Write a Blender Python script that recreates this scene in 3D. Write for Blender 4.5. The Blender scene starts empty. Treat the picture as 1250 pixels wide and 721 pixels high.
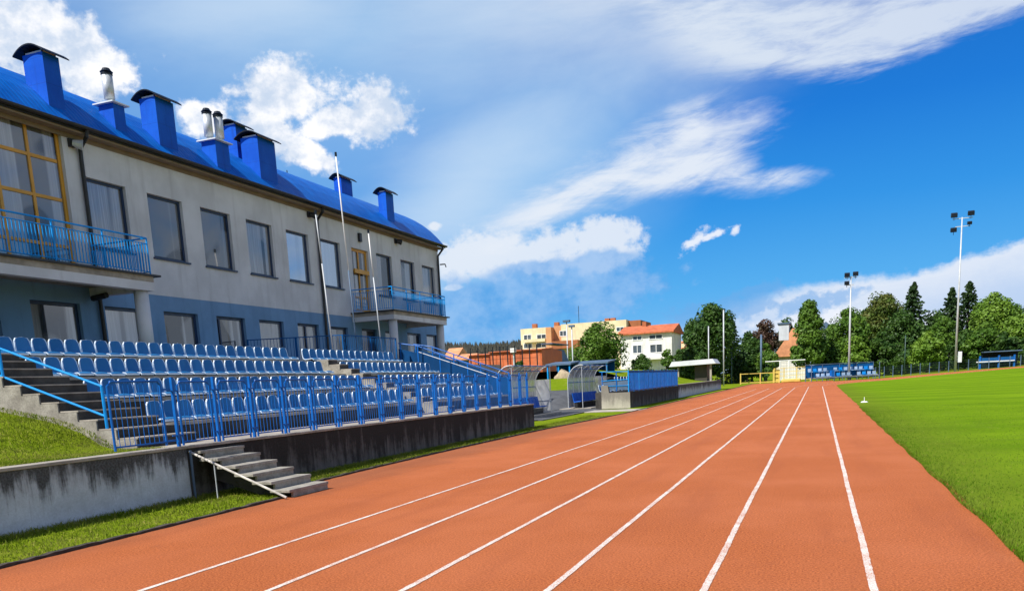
import bpy, bmesh, math, random
import numpy as np
from mathutils import Vector, Matrix
random.seed(7); rng = np.random.default_rng(7)
R = math.radians
sc = bpy.context.scene
COL = sc.collection
H = 1.70
# ------------------------------------------------------------------ camera
FPX, PY = 1000.0, 649.874
YAW, PITCH, ROLL = 0.360429, 0.179035, -0.049958
Fv = Vector((-math.sin(YAW)*math.cos(PITCH), math.cos(YAW)*math.cos(PITCH), -math.sin(PITCH)))
r0 = Vector((math.cos(YAW), math.sin(YAW), 0)); u0 = r0.cross(Fv)
Rv = math.cos(ROLL)*r0 + math.sin(ROLL)*u0
Uv = -math.sin(ROLL)*r0 + math.cos(ROLL)*u0
cd = bpy.data.cameras.new('camera'); cam = bpy.data.objects.new('camera', cd); COL.objects.link(cam)
cam.matrix_world = Matrix(((Rv.x, Uv.x, -Fv.x, 0), (Rv.y, Uv.y, -Fv.y, 0), (Rv.z, Uv.z, -Fv.z, H), (0, 0, 0, 1)))
cd.sensor_width = 36; cd.lens = 36*FPX/1250; cd.shift_y = (PY-360.5)/1250
cd.clip_start = .05; cd.clip_end = 9000
sc.camera = cam
def ray(x, y): return Fv + (x-625)/FPX*Rv - (y-PY)/FPX*Uv
def at(x, y, Y):                       # surveyed bearing -> world point at distance Y
    d = ray(x, y); return Vector((0, 0, H)) + d*(Y/d.y)
def sstep(a, b, x):
    t = min(1, max(0, (x-a)/(b-a))); return t*t*(3-2*t)
def hgt(x, y):                         # the far bend lies slightly higher than the straight
    return sstep(55, 112, y)*min(1.1, max(0, x-8)*.036)

# ------------------------------------------------------------------ materials
class NT:
    def __init__(s, tree): s.t = tree; s.n = tree.nodes; s.l = tree.links
    def new(s, typ, **kw):
        n = s.n.new(typ)
        for k, v in kw.items(): setattr(n, k, v)
        return n
    def set(s, sock, v):
        if v is None: return
        if isinstance(v, bpy.types.NodeSocket): s.l.new(v, sock)
        else: sock.default_value = v
    def m(s, op, a, b=None, c=None, clamp=False):
        n = s.new('ShaderNodeMath', operation=op, use_clamp=clamp)
        for i, v in enumerate((a, b, c)): s.set(n.inputs[i], v)
        return n.outputs[0]
    def noise(s, vec, scale=5., detail=4., rough=.55, dist=0., out=0):
        n = s.new('ShaderNodeTexNoise'); s.set(n.inputs['Vector'], vec); s.set(n.inputs['Scale'], scale)
        n.inputs['Detail'].default_value = detail; n.inputs['Roughness'].default_value = rough; n.inputs['Distortion'].default_value = dist
        return n.outputs[out]
    def ramp(s, fac, lo, hi, a=0., b=1., smooth=True):
        n = s.new('ShaderNodeMapRange'); n.interpolation_type = 'SMOOTHSTEP' if smooth else 'LINEAR'
        s.set(n.inputs[0], fac)
        for i, v in enumerate((lo, hi, a, b)): s.set(n.inputs[i+1], v)
        return n.outputs[0]
    def mix(s, fac, a, b, blend='MIX'):
        n = s.new('ShaderNodeMix', data_type='RGBA', blend_type=blend)
        s.set(n.inputs[0], fac)
        for i, v in ((6, a), (7, b)): s.set(n.inputs[i], (v+(1.,) if isinstance(v, tuple) and len(v) == 3 else v))
        return n.outputs[2]
    def map(s, vec, scale=(1, 1, 1), loc=(0, 0, 0)):
        n = s.new('ShaderNodeMapping'); s.l.new(vec, n.inputs[0]); n.inputs[1].default_value = loc; n.inputs[3].default_value = scale
        return n.outputs[0]
    def pos(s):
        return s.new('ShaderNodeNewGeometry').outputs['Position']
def mat(name, col=(.5, .5, .5), rough=.6, metal=0., spec=.5, var=.12, vscale=1.5, bump=0., bscale=30., build=None, **kw):
    m = bpy.data.materials.new(name); m.use_nodes = True; t = NT(m.node_tree)
    b = t.n['Principled BSDF']
    b.inputs['Roughness'].default_value = rough; b.inputs['Metallic'].default_value = metal
    b.inputs['Specular IOR Level'].default_value = spec
    for k, v in kw.items(): b.inputs[k].default_value = v
    p = t.pos()
    if build: build(t, b, p)
    else:
        n = t.noise(p, vscale, 5, .6)
        dark = tuple(c*(1-var) for c in col); lite = tuple(min(1, c*(1+var)) for c in col)
        t.set(b.inputs['Base Color'], t.mix(t.ramp(n, .3, .7), dark, lite))
        r = t.ramp(t.noise(p, vscale*3, 3), .3, .7, max(0, rough-.08), min(1, rough+.08)); t.set(b.inputs['Roughness'], r)
    if bump:
        bn = t.new('ShaderNodeBump'); bn.inputs['Strength'].default_value = bump; bn.inputs['Distance'].default_value = .02
        t.set(bn.inputs['Height'], t.noise(p, bscale, 4)); t.l.new(bn.outputs[0], b.inputs['Normal'])
    return m
def bump(t, b, h, strength=.5, dist=.01):
    bn = t.new('ShaderNodeBump'); bn.inputs['Strength'].default_value = strength; bn.inputs['Distance'].default_value = dist
    t.set(bn.inputs['Height'], h); t.l.new(bn.outputs[0], b.inputs['Normal'])

def b_track(t, b, p):
    g = t.noise(p, 48, 4, .75); g2 = t.noise(p, 170, 2, .7); big = t.noise(p, .35, 4, .6); wear = t.noise(t.map(p, (1.2, .12, 1)), 1.3, 4, .6)
    c = t.mix(t.ramp(g, .36, .64), (.235, .053, .014), (.575, .170, .050))
    c = t.mix(t.ramp(g2, .66, .80, 0, .6), c, (.78, .38, .20))
    c = t.mix(t.ramp(g2, .37, .24, 0, .8), c, (.18, .05, .025)); c = t.mix(t.ramp(t.noise(p, 85, 2, .6), .35, .26, 0, .6), c, (.22, .06, .025))
    c = t.mix(t.ramp(big, .35, .7, 0, .28), c, (.60, .20, .09))
    c = t.mix(t.ramp(wear, .48, .72, 0, .35), c, (.30, .080, .030)); st_ = t.noise(p, .9, 6, .7); c = t.mix(t.ramp(st_, .62, .74, 0, .3), c, (.20, .07, .04)); c = t.mix(t.ramp(t.noise(t.map(p, (1, .25, 1), (5, 3, 0)), 2.1, 6, .7), .60, .75, 0, .25), c, (.52, .19, .075))
    sp = t.new('ShaderNodeSeparateXYZ'); t.l.new(p, sp.inputs[0]); kd = t.ramp(t.m('ADD', sp.outputs[0], t.m('MULTIPLY', t.m('SUBTRACT', st_, .5), 1.8)), -8.7, -7.6, .45, 0); c = t.mix(kd, c, (.19, .075, .04))
    jn = t.m('PINGPONG', t.m('ADD', sp.outputs[1], 3.1), 7.5); c = t.mix(t.ramp(jn, .0, .012, .35, 0), c, (.16, .05, .025))
    t.set(b.inputs['Base Color'], c); b.inputs['Roughness'].default_value = .9; b.inputs['Specular IOR Level'].default_value = .2
    bump(t, b, t.m('ADD', t.noise(p, 110, 3, .7), g2), .8, .009)
def b_line(t, b, p):
    n = t.noise(p, 120, 3, .7); n2 = t.noise(p, 3, 3, .6)
    f = t.ramp(t.m('ADD', n, t.m('MULTIPLY', n2, .35)), .66, .76)
    t.set(b.inputs['Base Color'], t.mix(f, (.66, .63, .58), (.45, .17, .09)))
    b.inputs['Roughness'].default_value = .85; bump(t, b, n, .6, .008)
def b_turf(t, b, p):
    fine = t.noise(p, 45, 3, .7); med = t.noise(p, 1.1, 5, .65); big = t.noise(t.map(p, (.35, .9, 1)), .35, 4, .6)
    sep = t.new('ShaderNodeSeparateXYZ'); t.l.new(p, sep.inputs[0])
    wob = t.m('MULTIPLY', t.m('SUBTRACT', t.noise(p, .10, 3), .5), 7.)
    st = t.m('SINE', t.m('MULTIPLY', t.m('ADD', t.m('ADD', sep.outputs[1], wob), t.m('MULTIPLY', sep.outputs[0], .16)), 1.25))
    c = t.mix(t.m('ADD', .28, t.m('MULTIPLY', t.ramp(st, -.9, .9), t.ramp(t.noise(p, .06, 2), .35, .65, .25, 1.0))), (.125, .225, .009), (.185, .305, .013))
    c = t.mix(t.ramp(big, .42, .66, 0, .5), c, (.075, .165, .008))
    c = t.mix(t.ramp(med, .5, .72, 0, .5), c, (.19, .265, .03))
    c = t.mix(t.ramp(fine, .35, .65, .5, 0), c, (.08, .15, .006))
    edge = t.ramp(t.m('ADD', sep.outputs[0], t.m('MULTIPLY', t.m('SUBTRACT', med, .5), 2.6)), 1.7, 4.2, .6, 0)
    c = t.mix(edge, c, (.115, .15, .018)); c = t.mix(t.ramp(t.noise(p, .55, 5, .65), .52, .70, 0, .45), c, (.07, .135, .010))
    t.set(b.inputs['Base Color'], c); b.inputs['Roughness'].default_value = 1.; b.inputs['Specular IOR Level'].default_value = .0
    bump(t, b, t.m('ADD', fine, t.noise(p, 140, 3, .7)), .6, .012)
def b_grass(t, b, p):
    fine = t.noise(p, 40, 3, .7); med = t.noise(p, 2.2, 5, .65); big = t.noise(p, .3, 4)
    c = t.mix(t.ramp(big, .35, .7), (.155, .225, .010), (.235, .29, .018))
    c = t.mix(t.ramp(med, .52, .74, 0, .6), c, (.29, .28, .06))
    c = t.mix(t.ramp(fine, .35, .65, .55, 0), c, (.07, .13, .006))
    t.set(b.inputs['Base Color'], c); b.inputs['Roughness'].default_value = 1.; b.inputs['Specular IOR Level'].default_value = .0
    bump(t, b, t.m('ADD', fine, t.noise(p, 130, 3, .7)), .7, .015)
def b_blade(c0, c1, c2):
    def f(t, b, p):
        r = t.new('ShaderNodeNewGeometry').outputs['Random Per Island']
        c = t.mix(r, c0, c1); c = t.mix(t.ramp(r, .86, .95), c, c2)
        c = t.mix(t.ramp(t.noise(p, 1.3, 3), .4, .7, 0, .45), c, c2); c = t.mix(t.ramp(t.noise(p, .7, 4, .6), .48, .66, 0, .5), c, tuple(x*.55 for x in c0))
        t.set(b.inputs['Base Color'], c); b.inputs['Roughness'].default_value = .8; b.inputs['Specular IOR Level'].default_value = .08
        tr = t.new('ShaderNodeBsdfTranslucent'); t.set(tr.inputs[0], c); mx = t.new('ShaderNodeMixShader'); mx.inputs[0].default_value = .35
        out = t.n['Material Output']; t.l.new(b.outputs[0], mx.inputs[1]); t.l.new(tr.outputs[0], mx.inputs[2]); t.l.new(mx.outputs[0], out.inputs[0])
    return f
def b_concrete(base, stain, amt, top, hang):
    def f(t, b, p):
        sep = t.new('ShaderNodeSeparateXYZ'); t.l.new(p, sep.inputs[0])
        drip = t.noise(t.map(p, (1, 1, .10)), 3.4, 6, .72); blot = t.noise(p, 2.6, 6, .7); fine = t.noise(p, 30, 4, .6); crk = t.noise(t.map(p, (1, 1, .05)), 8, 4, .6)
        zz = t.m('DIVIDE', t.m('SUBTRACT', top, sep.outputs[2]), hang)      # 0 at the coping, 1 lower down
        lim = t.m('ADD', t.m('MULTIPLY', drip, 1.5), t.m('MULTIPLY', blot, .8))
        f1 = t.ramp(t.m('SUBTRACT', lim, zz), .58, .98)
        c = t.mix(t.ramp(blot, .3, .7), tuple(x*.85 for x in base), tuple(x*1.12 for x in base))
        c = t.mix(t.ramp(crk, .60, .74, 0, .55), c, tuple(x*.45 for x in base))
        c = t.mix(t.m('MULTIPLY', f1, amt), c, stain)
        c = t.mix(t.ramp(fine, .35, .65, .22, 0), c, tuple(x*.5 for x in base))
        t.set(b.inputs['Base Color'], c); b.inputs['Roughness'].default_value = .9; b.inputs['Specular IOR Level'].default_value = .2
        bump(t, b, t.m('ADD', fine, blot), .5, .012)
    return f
def b_step(t, b, p):
    n = t.noise(p, 3.5, 6, .7); f = t.noise(p, 45, 3, .7)
    c = t.mix(t.ramp(n, .3, .7), (.20, .185, .155), (.37, .35, .30)); c = t.mix(t.ramp(f, .3, .5, .5, 0), c, (.09, .085, .075))
    t.set(b.inputs['Base Color'], c); b.inputs['Roughness'].default_value = .9; bump(t, b, t.m('ADD', n, f), .6, .012)
def b_plaster(base):
    def f(t, b, p):
        n = t.noise(p, .7, 6, .6); d = t.noise(t.map(p, (1, 1.2, .09)), 2.2, 5, .65); f_ = t.noise(p, 60, 3, .6)
        c = t.mix(t.ramp(n, .3, .7), tuple(x*.88 for x in base), tuple(x*1.08 for x in base))
        c = t.mix(t.ramp(d, .50, .74, 0, .5), c, tuple(x*.62 for x in base))
        t.set(b.inputs['Base Color'], c); b.inputs['Roughness'].default_value = .92; b.inputs['Specular IOR Level'].default_value = .2; bump(t, b, f_, .25, .006)
    return f
def b_roof(t, b, p):
    sep = t.new('ShaderNodeSeparateXYZ'); t.l.new(p, sep.inputs[0])
    w = t.m('PINGPONG', sep.outputs[1], .09); n = t.noise(t.map(p, (1, 2.5, 1)), .8, 5, .65)
    c = t.mix(t.ramp(n, .3, .7), (.002, .10, .46), (.003, .15, .60)); c = t.mix(t.ramp(w, .0, .03, .28, 0), c, (.001, .05, .22)); c = t.mix(t.ramp(t.noise(t.map(p, (1, 3, 1)), 1.6, 5, .7), .55, .75, 0, .3), c, (.001, .06, .26))
    t.set(b.inputs['Base Color'], c); b.inputs['Roughness'].default_value = .5; b.inputs['Specular IOR Level'].default_value = .15
    bump(t, b, t.ramp(w, .02, .06), .35, .02)
def b_ribbed(base, per, axis=0):
    def f(t, b, p):
        sep = t.new('ShaderNodeSeparateXYZ'); t.l.new(p, sep.inputs[0])
        w = t.m('PINGPONG', sep.outputs[axis], per/2); n = t.noise(p, .7, 5, .65)
        c = t.mix(t.ramp(n, .3, .7), tuple(x*.8 for x in base), tuple(x*1.1 for x in base)); c = t.mix(t.ramp(w, 0, per*.22, .55, 0), c, tuple(x*.4 for x in base))
        t.set(b.inputs['Base Color'], c); b.inputs['Roughness'].default_value = .6; bump(t, b, t.ramp(w, per*.1, per*.3), .8, .03)
    return f
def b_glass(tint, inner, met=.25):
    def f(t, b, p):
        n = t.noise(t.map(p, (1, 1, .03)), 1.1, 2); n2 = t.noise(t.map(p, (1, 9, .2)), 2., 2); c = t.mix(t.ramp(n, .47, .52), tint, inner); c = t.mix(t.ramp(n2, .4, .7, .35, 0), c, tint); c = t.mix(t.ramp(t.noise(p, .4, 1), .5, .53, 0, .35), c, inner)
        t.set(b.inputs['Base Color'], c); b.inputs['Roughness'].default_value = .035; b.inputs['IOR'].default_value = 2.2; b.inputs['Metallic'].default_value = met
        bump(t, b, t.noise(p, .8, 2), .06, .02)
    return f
def b_poly(t, b, p):          # scratched clear plastic sheet
    n = t.noise(p, 2.5, 5, .7)
    t.set(b.inputs['Base Color'], t.mix(t.ramp(n, .3, .7), (.42, .42, .40), (.66, .67, .66))); b.inputs['Roughness'].default_value = .25
    tr = t.new('ShaderNodeBsdfTransparent'); tr.inputs[0].default_value = (.92, .94, .95, 1)
    mx = t.new('ShaderNodeMixShader'); t.set(mx.inputs[0], t.ramp(n, .3, .7, .66, .90)); out = t.n['Material Output']
    t.l.new(tr.outputs[0], mx.inputs[1]); t.l.new(b.outputs[0], mx.inputs[2]); t.l.new(mx.outputs[0], out.inputs[0])
def b_leaf(c0, c1, c2, tr_=.3):
    def f(t, b, p):
        r = t.new('ShaderNodeNewGeometry').outputs['Random Per Island']; cl = t.noise(p, .45, 3, .6)
        c = t.mix(r, c0, c1); c = t.mix(t.ramp(cl, .42, .68, 0, .8), c, c2)
        t.set(b.inputs['Base Color'], c); b.inputs['Roughness'].default_value = .55; b.inputs['Specular IOR Level'].default_value = .3
        tr = t.new('ShaderNodeBsdfTranslucent'); t.set(tr.inputs[0], c); mx = t.new('ShaderNodeMixShader'); mx.inputs[0].default_value = tr_
        out = t.n['Material Output']; t.l.new(b.outputs[0], mx.inputs[1]); t.l.new(tr.outputs[0], mx.inputs[2]); t.l.new(mx.outputs[0], out.inputs[0])
    return f
def b_sheet(t, b, p):
    d = t.noise(t.map(p, (3, 3, .25)), 2.2, 6, .7); n = t.noise(p, 1.1, 4); sep = t.new('ShaderNodeSeparateXYZ'); t.l.new(p, sep.inputs[0])
    c = t.mix(t.ramp(n, .3, .7), (.001, .075, .48), (.003, .105, .58)); c = t.mix(t.ramp(d, .52, .72, 0, .45), c, (.004, .04, .22)); c = t.mix(t.ramp(d, .42, .28, 0, .3), c, (.03, .17, .62))
    seam = t.m('PINGPONG', t.m('ADD', sep.outputs[2], .13), .35); c = t.mix(t.ramp(seam, 0, .012, .5, 0), c, (.002, .03, .18))
    t.set(b.inputs['Base Color'], c); b.inputs['Roughness'].default_value = .5; b.inputs['Specular IOR Level'].default_value = .15; bump(t, b, t.m('ADD', n, t.noise(p, 5, 3)), .25, .02)
def b_seat(t, b, p):
    oi = t.new('ShaderNodeObjectInfo').outputs['Random']; n = t.noise(p, 6, 4, .65); f = t.noise(p, 1.2, 3)
    c = t.mix(oi, (.012, .13, .33), (.030, .19, .43)); c = t.mix(t.ramp(n, .5, .72, 0, .35), c, (.05, .19, .38)); c = t.mix(t.ramp(f, .55, .7, 0, .3), c, (.004, .06, .20))
    t.set(b.inputs['Base Color'], c); b.inputs['Roughness'].default_value = .55; b.inputs['Specular IOR Level'].default_value = .22
M = {
 'track': mat('track_rubber', build=b_track), 'line': mat('worn_white_paint', build=b_line), 'turf': mat('pitch_turf', build=b_turf), 'grass': mat('rough_grass', build=b_grass),
 'blade_turf': mat('turf_blades', build=b_blade((.075, .17, .007), (.155, .28, .013), (.25, .27, .05))),
 'blade_rough': mat('verge_blades', build=b_blade((.115, .185, .008), (.24, .315, .018), (.40, .36, .10))),
 'wall_light': mat('stained_concrete', build=b_concrete((.52, .56, .62), (.030, .029, .027), .95, .94, 1.0)),
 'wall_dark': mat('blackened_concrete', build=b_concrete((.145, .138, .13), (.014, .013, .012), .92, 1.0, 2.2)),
 'wall_pale': mat('pale_concrete', build=b_concrete((.46, .43, .37), (.12, .11, .10), .7, .98, 1.5)),
 'step': mat('weathered_step_concrete', build=b_step),
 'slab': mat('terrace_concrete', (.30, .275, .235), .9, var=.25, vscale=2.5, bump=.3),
 'riser': mat('shaded_riser_concrete', (.045, .042, .038), .9, var=.4, vscale=2.5, bump=.4),  # near-black puts the shade on risers, step blocks and stringer into the colour
 'kerb': mat('mossy_kerb', (.045, .036, .028), .95, var=.5, vscale=6, bump=.5),
 'asphalt': mat('asphalt', (.075, .08, .088), .9, var=.2, vscale=2, bump=.4, bscale=120),
 'paving': mat('path_concrete', (.40, .36, .32), .9, var=.15, vscale=2, bump=.3),
 'plaster': mat('grey_render', build=b_plaster((.56, .59, .63))), 'plinth': mat('blue_render', build=b_plaster((.155, .29, .48))),
 'soffit': mat('brown_soffit', (.21, .16, .11), .8), 'roof': mat('blue_ribbed_roof', build=b_roof), 'chim': mat('blue_sheet', build=b_sheet),
 'black': mat('black_metal', (.012, .013, .015), .45, var=.2), 'cap': mat('dark_cap_metal', (.008, .013, .022), .5, spec=.2, var=.3), 'zinc': mat('galvanised', (.52, .56, .60), .4, .25, var=.12, vscale=3),
 'frame': mat('navy_frame', (.010, .030, .085), .4, var=.15), 'yellow': mat('ochre_frame', (.58, .29, .025), .45, var=.1), 'yellow2': mat('yellow_paint', (.62, .46, .10), .6, var=.15),
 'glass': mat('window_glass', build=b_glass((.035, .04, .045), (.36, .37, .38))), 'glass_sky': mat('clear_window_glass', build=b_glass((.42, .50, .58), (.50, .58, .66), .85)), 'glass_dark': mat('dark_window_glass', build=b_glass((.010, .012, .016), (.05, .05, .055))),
 'blue': mat('blue_paint', (.003, .11, .43), .45, spec=.25, var=.15, vscale=3), 'blue2': mat('light_blue_paint', (.008, .27, .72), .5, spec=.2, var=.12, vscale=3), 'bluesheet': mat('blue_panel', (.004, .085, .27), .6, spec=.12, var=.15, vscale=1),
 'seat': mat('seat_plastic', build=b_seat), 'sunlit_rim': mat('sunlit_rim_paint', (.58, .70, .84), .45, var=.06, vscale=6), 'paleblue': mat('pale_blue_plastic', (.34, .48, .66), .5, var=.2, vscale=.8), 'navy_sheet': mat('dark_blue_panel', (.003, .050, .165), .6, spec=.12, var=.2, vscale=1), 'seat2': mat('bright_blue_plastic', (.004, .10, .50), .5, spec=.2, var=.12),  # pale seat rim colour holds the sunlight on the seat edges
 'white': mat('white_paint', (.78, .78, .78), .5, var=.05), 'whitewall': mat('white_render', build=b_plaster((.74, .73, .70))), 'steel': mat('pole_steel', (.46, .49, .53), .55, .1, var=.12), 'rust': mat('rusty_white_rail', (.50, .47, .43), .7, var=.4, vscale=5),
 'poly': mat('clear_plastic_sheet', build=b_poly), 'cream': mat('cream_render', build=b_plaster((.76, .63, .41))), 'orange': mat('orange_render', build=b_plaster((.60, .30, .15))), 'rustbrown': mat('brown_render', build=b_plaster((.36, .13, .06))),
 'tile': mat('orange_tiles', (.50, .13, .05), .8, var=.25, vscale=1.2), 'tile2': mat('pale_orange_tiles', (.62, .27, .13), .8, var=.2, vscale=1), 'garage': mat('orange_sheet', build=b_ribbed((.55, .12, .035), .9)), 'wood': mat('shaded_boards', build=b_ribbed((.05, .042, .036), .25, 1)),
 'greyroof': mat('pale_roof_sheet', (.62, .66, .70), .5, var=.08), 'slate': mat('slate_blue_sheet', (.07, .12, .20), .6, var=.2), 'wire': mat('fence_wire', (.03, .07, .055), .5), 'pane': mat('far_window_glass', (.06, .075, .09), .12, var=.5, vscale=.8),
 'bark': mat('bark', (.085, .062, .045), .9, var=.3, vscale=4), 'rock': mat('tan_rock', (.38, .30, .20), .9, var=.3, vscale=2, bump=.5), 'curtain': mat('pale_curtain', (.50, .52, .55), .7, var=.15, vscale=2),
 'leafA': mat('leaf_mid_green', build=b_leaf((.045, .115, .012), (.10, .20, .02), (.13, .23, .025))), 'leafB': mat('leaf_bright_green', build=b_leaf((.085, .18, .014), (.16, .28, .03), (.19, .31, .035))),
 'leafC': mat('needle_dark_green', build=b_leaf((.016, .045, .014), (.04, .085, .02), (.05, .10, .025), .12)), 'leafD': mat('leaf_copper', build=b_leaf((.07, .040, .030), (.12, .065, .04), (.06, .055, .025))),
 'leafE': mat('leaf_olive', build=b_leaf((.05, .105, .014), (.10, .155, .022), (.15, .145, .03))), 'leafF': mat('leaf_deep_green', build=b_leaf((.022, .065, .012), (.055, .125, .018), (.075, .15, .02))),
 'forest': mat('far_spruce', build=b_leaf((.026, .030, .022), (.050, .052, .035), (.045, .04, .03), .1)), 'hill': mat('hill_ground', (.05, .05, .03), .95, var=.3, vscale=.02),
}
# ------------------------------------------------------------------ mesh builders
class MB:
    def __init__(s): s.v = []; s.f = []; s.mi = []
    def quad(s, *p, m=0): n = len(s.v); s.v += [tuple(q) for q in p]; s.f.append(tuple(range(n, n+len(p)))); s.mi.append(m); return s
    def box(s, x0, x1, y0, y1, z0, z1, m=0):
        n = len(s.v); s.v += [(x, y, z) for z in (z0, z1) for y in (y0, y1) for x in (x0, x1)]
        for f in ((0, 2, 3, 1), (4, 5, 7, 6), (0, 1, 5, 4), (2, 6, 7, 3), (0, 4, 6, 2), (1, 3, 7, 5)): s.f.append(tuple(n+i for i in f)); s.mi.append(m)
        return s
    def bar(s, p, q, w, h=None, m=0, up=(0, 0, 1)):      # square bar between two points
        p, q = Vector(p), Vector(q); d = (q-p).normalized(); h = h or w; U = Vector(up)
        if abs(d.dot(U)) > .95: U = Vector((0, 1, 0))
        a = d.cross(U).normalized(); b = a.cross(d); n = len(s.v)
        for c in (p, q):
            for i, j in ((-1, -1), (1, -1), (1, 1), (-1, 1)): s.v.append(tuple(c + a*i*w/2 + b*j*h/2))
        for f in ((0, 1, 2, 3), (7, 6, 5, 4), (0, 4, 5, 1), (1, 5, 6, 2), (2, 6, 7, 3), (3, 7, 4, 0)): s.f.append(tuple(n+i for i in f)); s.mi.append(m)
        return s
    def tube(s, pts, r, n=8, m=0, r2=None):
        pts = [Vector(p) for p in pts]; base = len(s.v); k = len(pts)
        for i, p in enumerate(pts):
            d = (pts[min(i+1, k-1)]-pts[max(i-1, 0)]).normalized(); U = Vector((0, 0, 1)) if abs(d.z) < .9 else Vector((0, 1, 0))
            a = d.cross(U).normalized(); b = a.cross(d); rr = r if r2 is None else r+(r2-r)*i/(k-1)
            for j in range(n): t = 2*math.pi*j/n; s.v.append(tuple(p+(a*math.cos(t)+b*math.sin(t))*rr))
        for i in range(k-1):
            for j in range(n): s.f.append((base+i*n+j, base+i*n+(j+1) % n, base+(i+1)*n+(j+1) % n, base+(i+1)*n+j)); s.mi.append(m)
        s.f.append(tuple(base+j for j in reversed(range(n)))); s.f.append(tuple(base+(k-1)*n+j for j in range(n))); s.mi += [m, m]
        return s
    def prism(s, poly, axis, a, b, m=0):                 # polygon in the two other axes, extruded along axis
        n = len(s.v); k = len(poly)
        for c in (a, b):
            for (p, q) in poly: s.v.append((c, p, q) if axis == 0 else (p, c, q) if axis == 1 else (p, q, c))
        s.f.append(tuple(n+i for i in range(k))); s.f.append(tuple(n+k+i for i in reversed(range(k)))); s.mi += [m, m]
        for i in range(k): s.f.append((n+i, n+k+i, n+k+(i+1) % k, n+(i+1) % k)); s.mi.append(m)
        return s
    def build(s, name, mats, parent=None, origin=None, smooth=False, bevel=0, fix=True):
        me = bpy.data.meshes.new(name); o = Vector(parent_loc(parent) if parent else (origin or (0, 0, 0)))
        me.from_pydata([(x-o.x, y-o.y, z-o.z) for x, y, z in s.v], [], s.f)
        for m_ in (mats if isinstance(mats, (list, tuple)) else [mats]): me.materials.append(M[m_] if isinstance(m_, str) else m_)
        if any(s.mi): me.polygons.foreach_set('material_index', s.mi)
        if fix:
            bm = bmesh.new(); bm.from_mesh(me); bmesh.ops.recalc_face_normals(bm, faces=bm.faces); bm.to_mesh(me); bm.free()
        if smooth: me.polygons.foreach_set('use_smooth', [True]*len(me.polygons))
        ob = bpy.data.objects.new(name, me); COL.objects.link(ob)
        if parent: ob.parent = parent
        else: ob.location = o
        if bevel:
            bv = ob.modifiers.new('bevel', 'BEVEL'); bv.width = bevel; bv.segments = 2; bv.limit_method = 'ANGLE'
        return ob
LOC = {}
def parent_loc(p):
    l = Vector(p.location)
    while p.parent: p = p.parent; l += Vector(p.location)
    return l
def tag(o, label=None, cat=None, group=None, kind=None):
    for k, v in (('label', label), ('category', cat), ('group', group), ('kind', kind)):
        if v: o[k] = v
    return o
def thing(name, loc, label, cat, group=None, rz=0):
    o = bpy.data.objects.new(name, None); COL.objects.link(o); o.location = loc; o.rotation_euler.z = rz; o.empty_display_size = .3
    return tag(o, label, cat, group)
def copy_tree(o, parent=None):
    c = o.copy(); COL.objects.link(c)
    if parent: c.parent = parent
    for ch in list(o.children): copy_tree(ch, c)
    return c
def fast_mesh(name, verts, faces, mname, parent=None, origin=(0, 0, 0), smooth=False):
    verts = np.asarray(verts, np.float32); faces = np.asarray(faces, np.int32)
    me = bpy.data.meshes.new(name); k = faces.shape[1]
    me.vertices.add(len(verts)); me.vertices.foreach_set('co', (verts-np.asarray(origin, np.float32)).ravel())
    me.loops.add(faces.size); me.loops.foreach_set('vertex_index', faces.ravel())
    me.polygons.add(len(faces)); me.polygons.foreach_set('loop_start', np.arange(len(faces), dtype=np.int32)*k); me.polygons.foreach_set('loop_total', np.full(len(faces), k, np.int32))
    me.update(calc_edges=True); me.materials.append(M[mname])
    if smooth: me.polygons.foreach_set('use_smooth', np.ones(len(faces), bool))
    ob = bpy.data.objects.new(name, me); COL.objects.link(ob)
    if parent: ob.parent = parent
    else: ob.location = origin
    return ob
ORD = ['first', 'second', 'third', 'fourth', 'fifth', 'sixth', 'seventh', 'eighth', 'ninth', 'tenth', 'eleventh', 'twelfth', 'thirteenth', 'fourteenth', 'fifteenth', 'sixteenth', 'seventeenth', 'eighteenth', 'nineteenth', 'twentieth']
ORD += ['twenty-'+o for o in ORD[:9]]

# ------------------------------------------------------------------ ground, track, pitch
def axis_pts(a, b, fine0, fine1, step):
    out = list(np.arange(fine0, fine1+.01, step)); x = fine0; s = step
    while x > a: s *= 1.4; x -= s; out.insert(0, max(x, a))
    x = fine1; s = step
    while x < b: s *= 1.4; x += s; out.append(min(x, b))
    return out
xs = axis_pts(-4000, 4000, -40, 90, 3.); ys = axis_pts(-400, 6000, -20, 170, 3.)
mb = MB(); nx = len(xs)
for y in ys:
    for x in xs: mb.v.append((x, y, hgt(x, y)-.03))
for j in range(len(ys)-1):
    for i in range(nx-1): mb.f.append((j*nx+i, j*nx+i+1, (j+1)*nx+i+1, (j+1)*nx+i)); mb.mi.append(0)
tag(mb.build('ground', 'grass', smooth=True, fix=False), kind='structure')
KERB = [(-8.3, -8), (-8.32, 6.2), (-8.34, 7.9), (-8.40, 11.0), (-8.42, 11.6), (-9.05, 13.0), (-9.22, 14.2), (-9.32, 16.5), (-9.45, 21.5), (-9.45, 28), (-9.15, 35), (-8.95, 40), (-8.95, 60), (-9.0, 128)]
def kx(y):
    for (x0, y0), (x1, y1) in zip(KERB, KERB[1:]):
        if y0 <= y <= y1: return x0+(x1-x0)*(y-y0)/(y1-y0)
    return KERB[-1][0]
XF = 1.72; CX, CY, RI, RO = 38.2, 87., 36.48, 47.
mb = MB(); yy = sorted(set(list(np.arange(-8, 128.1, 1.0))+[k[1] for k in KERB]))
for a, b in zip(yy, yy[1:]):
    for i in range(6):
        def px(y, i): return kx(y)+(XF+.25-kx(y))*i/6
        q = [(px(a, i), a), (px(a, i+1), a), (px(b, i+1), b), (px(b, i), b)]; mb.quad(*[(x, y, hgt(x, y)) for x, y in q])
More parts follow.
